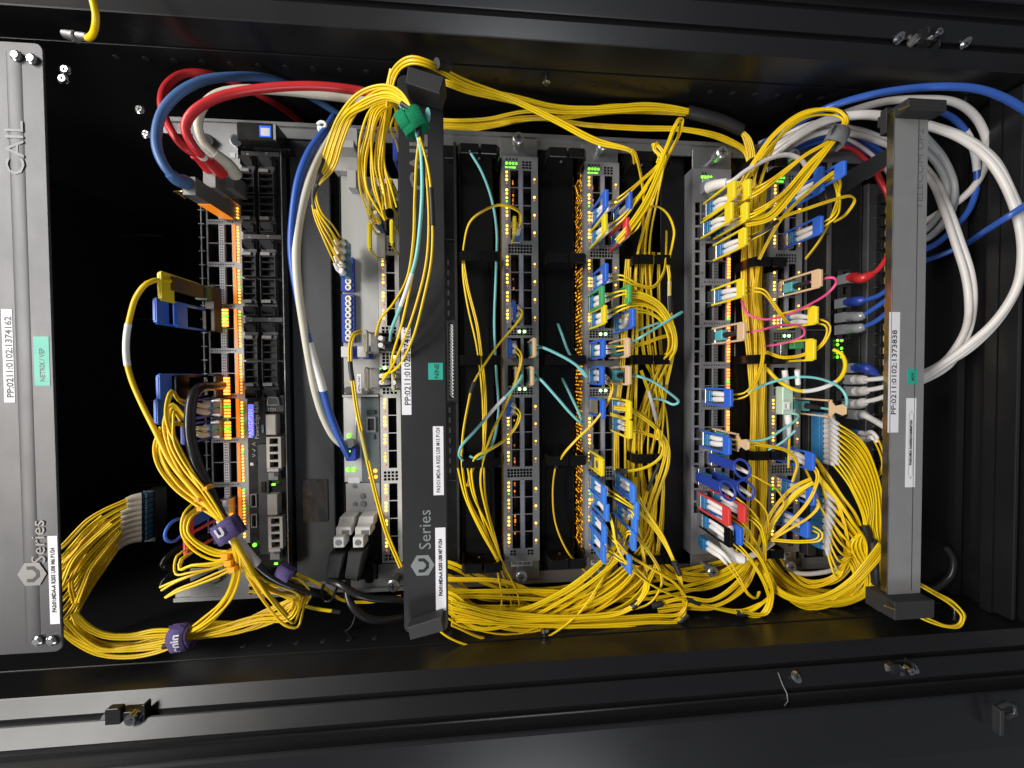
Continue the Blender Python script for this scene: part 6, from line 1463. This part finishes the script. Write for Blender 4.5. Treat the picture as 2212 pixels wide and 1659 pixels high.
# ---------------------------------------------------------------- fat cables, top left
tl = 'thick cables bending over the left equipment'
def fat2(pts, label, m_, r=3.2, bands=(), boot=None, bf=0.1):
    pth = path(pts); t = thing('copper_cable', label, 'network cable', tuple(pth[0]), tl); n = len(pth)
    k = int(n*bf) if boot else 0
    if boot: MB().tube(pth[:k+1], [0.0062-0.0018*i/k for i in range(k+1)], 12).build('boot', boot, t)
    MB().tube(pth[max(0, k-1):], r*mm, 12).build('cord', m_, t)
    for f0, f1, mb in bands: MB().tube(seg(pth, f0, f1), r*mm*1.06, 12).build('sleeve', mb, t)
fat2([(478, 372, 40), (452, 350, 58), (428, 328, 72), (408, 300, 80), (400, 276, 84), (415, 245, 86), (460, 215, 84), (520, 198, 80), (600, 188, 76), (680, 186, 72), (750, 192, 66), (835, 208, 56), (880, 220, 40)], 'bright red cable on top with a white collar near its plug', 'red', 3.5, ((0.115, 0.135, 'white'),), 'red', 0.09)
fat2([(462, 376, 36), (430, 340, 56), (398, 318, 66), (375, 290, 66), (357, 255, 60), (349, 220, 56), (360, 185, 48), (395, 160, 40), (440, 158, 34), (490, 172, 20), (560, 205, 0), (620, 240, -30), (665, 275, -60)], 'darker red cable making the outer bend at the far left', 'red', 3.2, (), 'red', 0.09)
fat2([(400, 394, 62), (378, 385, 74), (358, 362, 80), (342, 330, 82), (338, 290, 80), (352, 240, 76), (388, 200, 72), (440, 174, 64), (500, 166, 54), (570, 168, 36), (630, 186, 14), (690, 220, -10), (740, 252, -20)], 'blue cable bending over the left equipment to its grey plug', 'blue_dusty', 3.6, (), 'blue_dusty', 0.07)
fat2([(508, 376, 30), (490, 352, 46), (462, 330, 58), (440, 308, 64), (428, 272, 70), (436, 235, 72), (466, 205, 70), (520, 193, 66), (590, 195, 60), (680, 204, 52), (760, 214, 44), (830, 222, 40), (880, 228, 30)], 'off-white cable bending over next to the bright red one', 'white_warm', 3.4, (), 'white_warm', 0.12)
cord([(722, 252, 40), (700, 285, 60), (668, 330, 72), (645, 390, 78), (633, 470, 80), (630, 540, 78), (640, 620, 72), (655, 690, 62), (672, 755, 52), (692, 820, 42), (712, 890, 32), (735, 950, 24), (752, 985, 14)], 'long blue cable with a white collar running down over the grey blanking panel', 'network cable', None, 'blue_cable', 3.3, bands=((0.66, 0.80, 'white'),), name='copper_cable')
cord([(735, 262, 44), (712, 300, 60), (684, 350, 70), (662, 410, 76), (646, 480, 78), (640, 553, 78), (645, 630, 72), (655, 700, 62), (668, 780, 50), (682, 850, 38), (700, 905, 28), (722, 945, 20), (742, 963, 12)], 'long off-white cable beside the blue one over the grey blanking panel', 'network cable', None, 'white_warm', 3.5, name='copper_cable')
t = thing('network_plug', 'blue network plug in the lower part of the pale shelf', 'plug', P(756, 983, 14)); a = P(745, 968, 16); b_ = P(770, 996, 16)
MB().rbox(a[0], b_[0], b_[1], a[1], 0.002, 0.016, r=0.002, ch=0.001).build('body', 'blue_dark', t); MB().disc(P(755, 975, 16)[0], P(755, 975, 16)[1], 0.016, 0.0011, 0.0005).build('green_lamp', 'led_green', t)
t = thing('network_plug', 'off-white network plug in the pale shelf above the blue one', 'plug', P(755, 957, 12)); MB().cyl(P(754, 958, 2), P(754, 958, 16), 0.0058, 0.0048, 14).build('body', 'card_light', t)
# metal copper transceivers top left with orange lamp glow painted on one side
for i, (x, y, w_, lab, m_) in enumerate(((408, 400, 62, 'metal copper transceiver with the blue cable, orange glow on its side', 'side_glow_orange'), (452, 385, 44, 'metal copper transceiver with the red cables', 'steel_warm'), (490, 388, 30, 'metal copper transceiver nearest the lamps, red cable', 'steel_warm'))):
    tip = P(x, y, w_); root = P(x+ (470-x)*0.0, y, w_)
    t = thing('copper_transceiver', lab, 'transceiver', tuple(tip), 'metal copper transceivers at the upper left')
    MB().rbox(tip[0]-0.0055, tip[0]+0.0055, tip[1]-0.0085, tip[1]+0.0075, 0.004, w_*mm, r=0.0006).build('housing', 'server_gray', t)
    MB().rbox(tip[0]-0.0050, tip[0]+0.0060, tip[1]-0.0092, tip[1]-0.0080, 0.010, w_*mm-0.018, r=0.0005).build('painted_glow_side', m_, t)
    MB().tube([(tip[0]-0.006, tip[1]-0.0095, w_*mm-0.004), (tip[0]-0.006, tip[1]-0.0095, w_*mm+0.008), (tip[0]+0.001, tip[1]-0.0095, w_*mm+0.009)], 0.0009, 6).build('bail_latch', 'gold', t)
# left tabs on switch A
K(355, 616, 'yellow_tab', 'yellow tab on the left switch holding a thick black plug', None, wt=72, w0=6, hv=12, tabh=16, hm='brown_dark')
lcp = P(400, 616, 44)
cord([(400, 614, 42), (375, 608, 56), (345, 604, 70), (318, 612, 78), (295, 640, 80), (282, 680, 80), (273, 730, 80), (274, 780, 80), (284, 820, 80), (305, 870, 82), (335, 930, 86), (370, 1000, 88), (410, 1050, 90), (450, 1095, 92), (482, 1130, 92), (505, 1165, 90), (530, 1210, 84), (560, 1262, 70), (620, 1330, 60)], 'thick single yellow cable making the widest bend at the left', r=2.0, bands=((0.20, 0.29, 'white'),))
t = thing('fibre_plug', 'dark plug inside the yellow tab on the left switch', 'plug', tuple(P(400, 616, 40))); p = P(372, 612, 60)
MB().rbox(p[0]-0.0035, p[0]+0.0035, p[1]-0.006, p[1]+0.006, 0.010, 0.060, r=0.001).build('body', 'brown_dark', t); q = P(425, 620, 30); MB().rbox(p[0]-0.0055, p[0]+0.0055, p[1]-0.0075, p[1]+0.0065, 0.006, 0.024, r=0.0006).build('green_front', 'green_dark', t)
K(345, 670, 'blue_tab', 'blue tab on the left switch, outer of the upper pair', None, wt=74, w0=6, hv=11, tabh=15, hm='brown_dark')
K(388, 678, 'blue_tab', 'blue tab on the left switch, inner of the upper pair', None, wt=56, w0=6, hv=11, tabh=15, hm='brown_dark')
K(352, 836, 'blue_tab', 'blue tab on the left switch behind the black tab', None, wt=74, w0=6, hv=11, tabh=15, hm='brown_dark')
K(392, 838, 'plastic_black', 'black tab on the left switch with the thick black cable', None, wt=56, w0=6, hv=11, tabh=15, hm='brown_dark')
K(347, 889, 'blue_tab', 'blue tab on the left switch below the black one, outer', None, wt=74, w0=6, hv=11, tabh=15, hm='brown_dark')
lA = [[(385, 862, 74), (372, 845, 80), (362, 870, 84), (362, 910, 86), (385, 965, 88), (420, 1030, 90), (460, 1090, 92), (490, 1132, 92), (506, 1170, 88), (512, 1220, 80), (490, 1290, 66), (440, 1345, 56), (400, 1368, 50)],
      [(395, 875, 74), (380, 868, 80), (372, 910, 84), (382, 960, 86), (415, 1020, 88), (455, 1080, 90), (488, 1130, 92), (508, 1175, 88), (522, 1230, 78), (505, 1290, 64), (450, 1345, 56), (405, 1368, 50)],
      [(400, 920, 74), (380, 915, 78), (352, 935, 82), (345, 975, 84), (365, 1020, 86), (415, 1070, 88), (465, 1115, 90), (492, 1140, 90), (510, 1180, 86), (538, 1240, 74), (580, 1275, 60), (640, 1290, 50)]]
pos = module(402, 888, 'blue_dark', 'dark blue tab on the left switch with pale plugs, upper', wt=56, w0=6)
lc(pos, lA[0], 'yellow cable looping out from the upper pale plugs of the left switch', boots='white_warm')
pos = P(400, 935, 52); pos = module(404, 940, 'blue_dark', 'dark blue tab on the left switch with pale plugs, lower', wt=54, w0=6)
lc(pos, lA[2], 'yellow cable looping out from the lower pale plugs of the left switch', boots='white_warm')
bundle(5, [(395, 905, 80), (375, 880, 84), (365, 910, 86), (368, 955, 88), (395, 1010, 90), (440, 1070, 92), (483, 1128, 92, 0.45), (500, 1160, 90, 0.45), (512, 1215, 80), (495, 1290, 66), (440, 1348, 56), (398, 1372, 50, 0.7)], 'yellow cable from the left switch through the purple strap', 'yellow cables through the upper purple strap', 9, 101, duplex=False)
bundle(5, [(352, 925, 82), (338, 965, 84), (348, 1000, 86), (380, 1050, 88), (430, 1090, 90), (478, 1125, 92, 0.5), (500, 1158, 90, 0.5), (525, 1210, 80), (560, 1255, 66), (610, 1278, 54), (640, 1290, 48), (625, 1330, 44), (560, 1335, 44), (470, 1360, 46), (402, 1376, 50, 0.6)], 'yellow cable bending through the purple strap and back left', 'yellow cables bending back left below the server', 8, 102, duplex=False)
cord([(480, 832, 18), (455, 835, 44), (432, 838, 62), (416, 858, 74), (410, 900, 80), (412, 950, 82), (425, 1000, 84), (448, 1050, 84), (480, 1120, 82), (520, 1180, 76), (565, 1230, 66), (620, 1262, 52), (700, 1285, 30), (760, 1290, 10)], 'thick black cable bending down from the black tab', 'direct attach cable', None, 'black_cable', 4.2, bands=((0.50, 0.66, 'paper'),), name='direct_attach_cable')
wrap(492, 1143, 90, 60, 9.5, 16, 'velcro_purple', 'purple hook-and-loop strap with white lettering, upper of the left pair', 0.75, False, 'n', layers=2, tsize=0.015)
wrap(396, 1376, 52, 175, 10, 16, 'velcro_purple', 'purple hook-and-loop strap round the cables at the lower left', 0.75, True, 'nine', layers=2, tsize=0.0098)
wrap(615, 1235, 62, 35, 5.5, 13, 'velcro_purple', 'small dark purple strap half hidden under the server', 0.8, False, layers=2)
wrap(1808, 296, 76, 118, 7.5, 17, 'velcro_gray', 'grey hook-and-loop strap round the yellow cables at the upper right', 0.75, True, layers=2)
# fan at lower left with orange ties
bundle(5, [(508, 1195, 78, 0.6), (470, 1200, 80), (425, 1180, 82), (400, 1150, 82), (405, 1115, 78), (430, 1092, 66), (448, 1080, 50)], 'yellow cable curling left below the purple strap', 'yellow cables curling left below the purple strap', 9, 103, duplex=False)
bundle(4, [(515, 1215, 74, 0.6), (470, 1232, 78), (420, 1250, 82), (380, 1265, 84), (352, 1280, 84)], 'yellow cable shooting straight left below the purple strap', 'yellow cables shooting left below the purple strap', 12, 104, duplex=False)
bundle(3, [(510, 1205, 76, 0.6), (460, 1222, 80), (415, 1228, 82), (384, 1235, 80), (388, 1205, 76), (410, 1190, 66)], 'yellow cable with a tight hairpin below the purple strap', 'yellow hairpin cables below the purple strap', 6, 105, duplex=False)
for i, (x, y) in enumerate(((490, 1200), (497, 1214), (505, 1228))):
    t = thing('orange_cable_tie', 'orange tie holding the lower left cable fan', 'cable tie', tuple(P(x, y, 80)), 'orange ties of the lower left fan')
    a = P(x-8, y-6, 82); b_ = P(x+9, y+6, 82); MB().rbox(a[0], b_[0], b_[1], a[1], 0.072, 0.086, r=0.001, ch=0.0006).build('tie', 'orange_tie', t)
for x, y in ((422, 1080), (428, 1100), (440, 1055)):
    t = thing('orange_cable_tie', 'small orange tie end on the left bundle above the purple strap', 'cable tie', tuple(P(x, y, 92)), 'orange tie ends on the left bundle')
    a = P(x-4, y-3, 95); MB().rbox(a[0], a[0]+0.004, a[1]-0.003, a[1], 0.086, 0.095, r=0.0006).build('tie', 'orange_tie', t)
K(372, 1155, 'blue_tab', 'blue ring-shaped tab at the lower left', None, style='ring', wt=76, w0=6)
for x, y, l in ((352, 1218, 'upper'), (350, 1265, 'lower')):
    t = thing('black_pull_tab', f'shiny black pull loop at the lower left, {l} one', 'pull tab', tuple(P(x+20, y, 40)))
    p = P(x, y, 62); b = MB(); b.tube(cr([(p[0]+0.02, p[1]+0.010, 0.02), (p[0]+0.006, p[1]+0.009, 0.05), (p[0], p[1], 0.062), (p[0]+0.006, p[1]-0.009, 0.05), (p[0]+0.02, p[1]-0.010, 0.02)]), 0.003, 8); b.build('loop', 'plastic_black', t)
for x, y, l in ((408, 1140, 'upper'), (410, 1180, 'lower')):
    K(x, y, 'red_tab', f'red tab behind the curling yellow cables at the lower left, {l} one', None, wt=64, w0=6)
# lower left sweeps into strap 2 and under the steel bar
bundle(9, [(400, 1374, 50, 0.6), (340, 1385, 52), (280, 1396, 54), (220, 1392, 56), (175, 1368, 58), (148, 1335, 60, 1.2)], 'yellow cable running left from the lower purple strap under the steel bar', 'yellow cables running left under the steel bar', 20, 106, band_p=0.5, wj=5, r=1.0)
bundle(7, [(395, 1374, 50, 0.6), (450, 1362, 46), (520, 1352, 42), (580, 1330, 40), (630, 1305, 40), (655, 1285, 42), (640, 1268, 46), (600, 1265, 50), (540, 1262, 50)], 'yellow cable of the lower left swoop right of the strap', 'lower left swoop of yellow cables', 14, 107, duplex=True, r=0.85)
bundle(3, [(515, 1210, 78, 0.5), (545, 1250, 72), (580, 1300, 66), (620, 1345, 58), (640, 1350, 54), (648, 1320, 50), (655, 1290, 44)], 'yellow cable dropping in a V below the server', 'yellow cables dropping in a V below the server', 6, 108, duplex=False)
cord([(520, 1225, 70), (570, 1262, 60), (620, 1290, 50), (670, 1312, 44), (735, 1322, 40)], 'yellow cable ending in a small dark plug below the server', duplex=True, r=0.9, bands=((0.94, 1.0, 'sleeve'),))
cord([(640, 1240, 40), (690, 1262, 36), (740, 1296, 30), (800, 1300, 24), (866, 1288, 20)], 'thin yellow cable passing behind the black power cords', duplex=True, r=0.8)
# deep fan behind the steel bar
for i in range(9):
    y = 1072+i*11.3; p = P(303, y, -18); 
    t = thing('fibre_patch_cable', 'dim yellow cable from the deep blue panel behind the steel bar', 'fibre cable', tuple(p), 'dim yellow cables behind the steel bar')
    pth = cr([P(305, y, -19), P(285, y+4, -14), P(262, y+14, -8), P(226, y+30+i*4, 0), P(190, y+52+i*8, 8), P(160, y+82+i*11, 16), P(135, y+108+i*12, 24), P(100, y+130+i*12, 30)])
    n = int(len(pth)*0.22)
    MB().tube(pth[:n], [0.0040-0.0012*k/n for k in range(n)], 10).build('boot', 'boot_dim', t)
    b = MB(); b.tube(pth[n-2:], 0.0011, 7, off=0.0011); b.tube(pth[n-2:], 0.0011, 7, off=-0.0011); b.build('cord', 'yellow', t)
bundle(5, [(240, 1130, -6), (205, 1170, 4), (172, 1215, 14), (152, 1255, 24), (146, 1300, 36)], 'dim yellow cable from the deep blue panel behind the steel bar', 'dim yellow cables behind the steel bar', 26, 109, r=1.0)
# top left hanging yellow
cord([(194, -40, 112), (200, 0, 112), (207, 30, 110), (206, 55, 106), (199, 76, 98), (188, 83, 90)], 'yellow cable hanging into view at the upper left corner', r=2.2)
t = thing('cable_ferrule', 'small pale metal fitting at the end of the upper left yellow cable', 'fitting', tuple(P(165, 78, 88))); MB().cyl(P(190, 81, 90), P(168, 77, 88), 0.003, 0.0026, 10).cyl(P(165, 80, 88), P(140, 74, 86), 0.004, 0.003, 10).build('body', 'steel', t)
# power plugs and cords
for x, y, l in ((716, 1245, 'left'), (758, 1240, 'right')):
    t = thing('power_cable', f'black power cord with an angled plug under the pale shelf, {l} one', 'power cable', tuple(P(x, y, 30)), 'black power cords under the pale shelf')
    q = [P(a, b, 38) for a, b in ((x-8, y-45), (x+26, y-45), (x+14, y+20), (x-16, y+14))]
    MB().prism([(p[0], p[1]) for p in q], 0.014, 0.036, 'w', 0.0015).build('plug', 'rubber', t)
    q = [P(a, b, 30) for a, b in ((x+14, y-75), (x+32, y-75), (x+24, y-40), (x-2, y-40))]
    MB().prism([(p[0], p[1]) for p in q], 0.012, 0.028, 'w', 0.0012).build('plug_neck', 'plastic_black', t)
    r_ = [(x-6, y+8, 34), (x+20, y+18, 42), (x+50, y+36, 44), (x+90, y+48, 38), (x+140, y+50, 30), (x+180, y+52, 20)] if l == 'left' else [(x-8, y+16, 34), (x-6, y+50, 42), (x+10, y+78, 46), (x+36, y+96, 44), (x+70, y+100, 38), (x+110, y+94, 28)]
    MB().tube(path(r_), 0.0034, 12).build('cord', 'black_cable', t)
cord([(700, 1262, 36), (695, 1275, 38), (702, 1298, 40), (716, 1296, 42), (726, 1270, 42), (730, 1255, 38)], 'black looped strap beside the power plugs', 'strap', None, 'plastic_black', 1.5, name='black_strap')
cord([(766, 1305, 20), (768, 1330, 20), (758, 1355, 20), (745, 1364, 16)], 'thin black wire dropping below the power plugs', 'wire', None, 'black_cable', 1.2, name='thin_wire')
t = thing('server_rail_clip', 'black rail clip sticking out under the narrow card', 'clip', tuple(P(797, 1240, 10))); a = P(786, 1215, 20); b_ = P(806, 1262, 20); MB().rbox(a[0], b_[0], b_[1], a[1], 0.0, 0.018, r=0.003).build('body', 'plastic_black', t)
# small printed labels on ring cable collars are omitted where they are unreadable
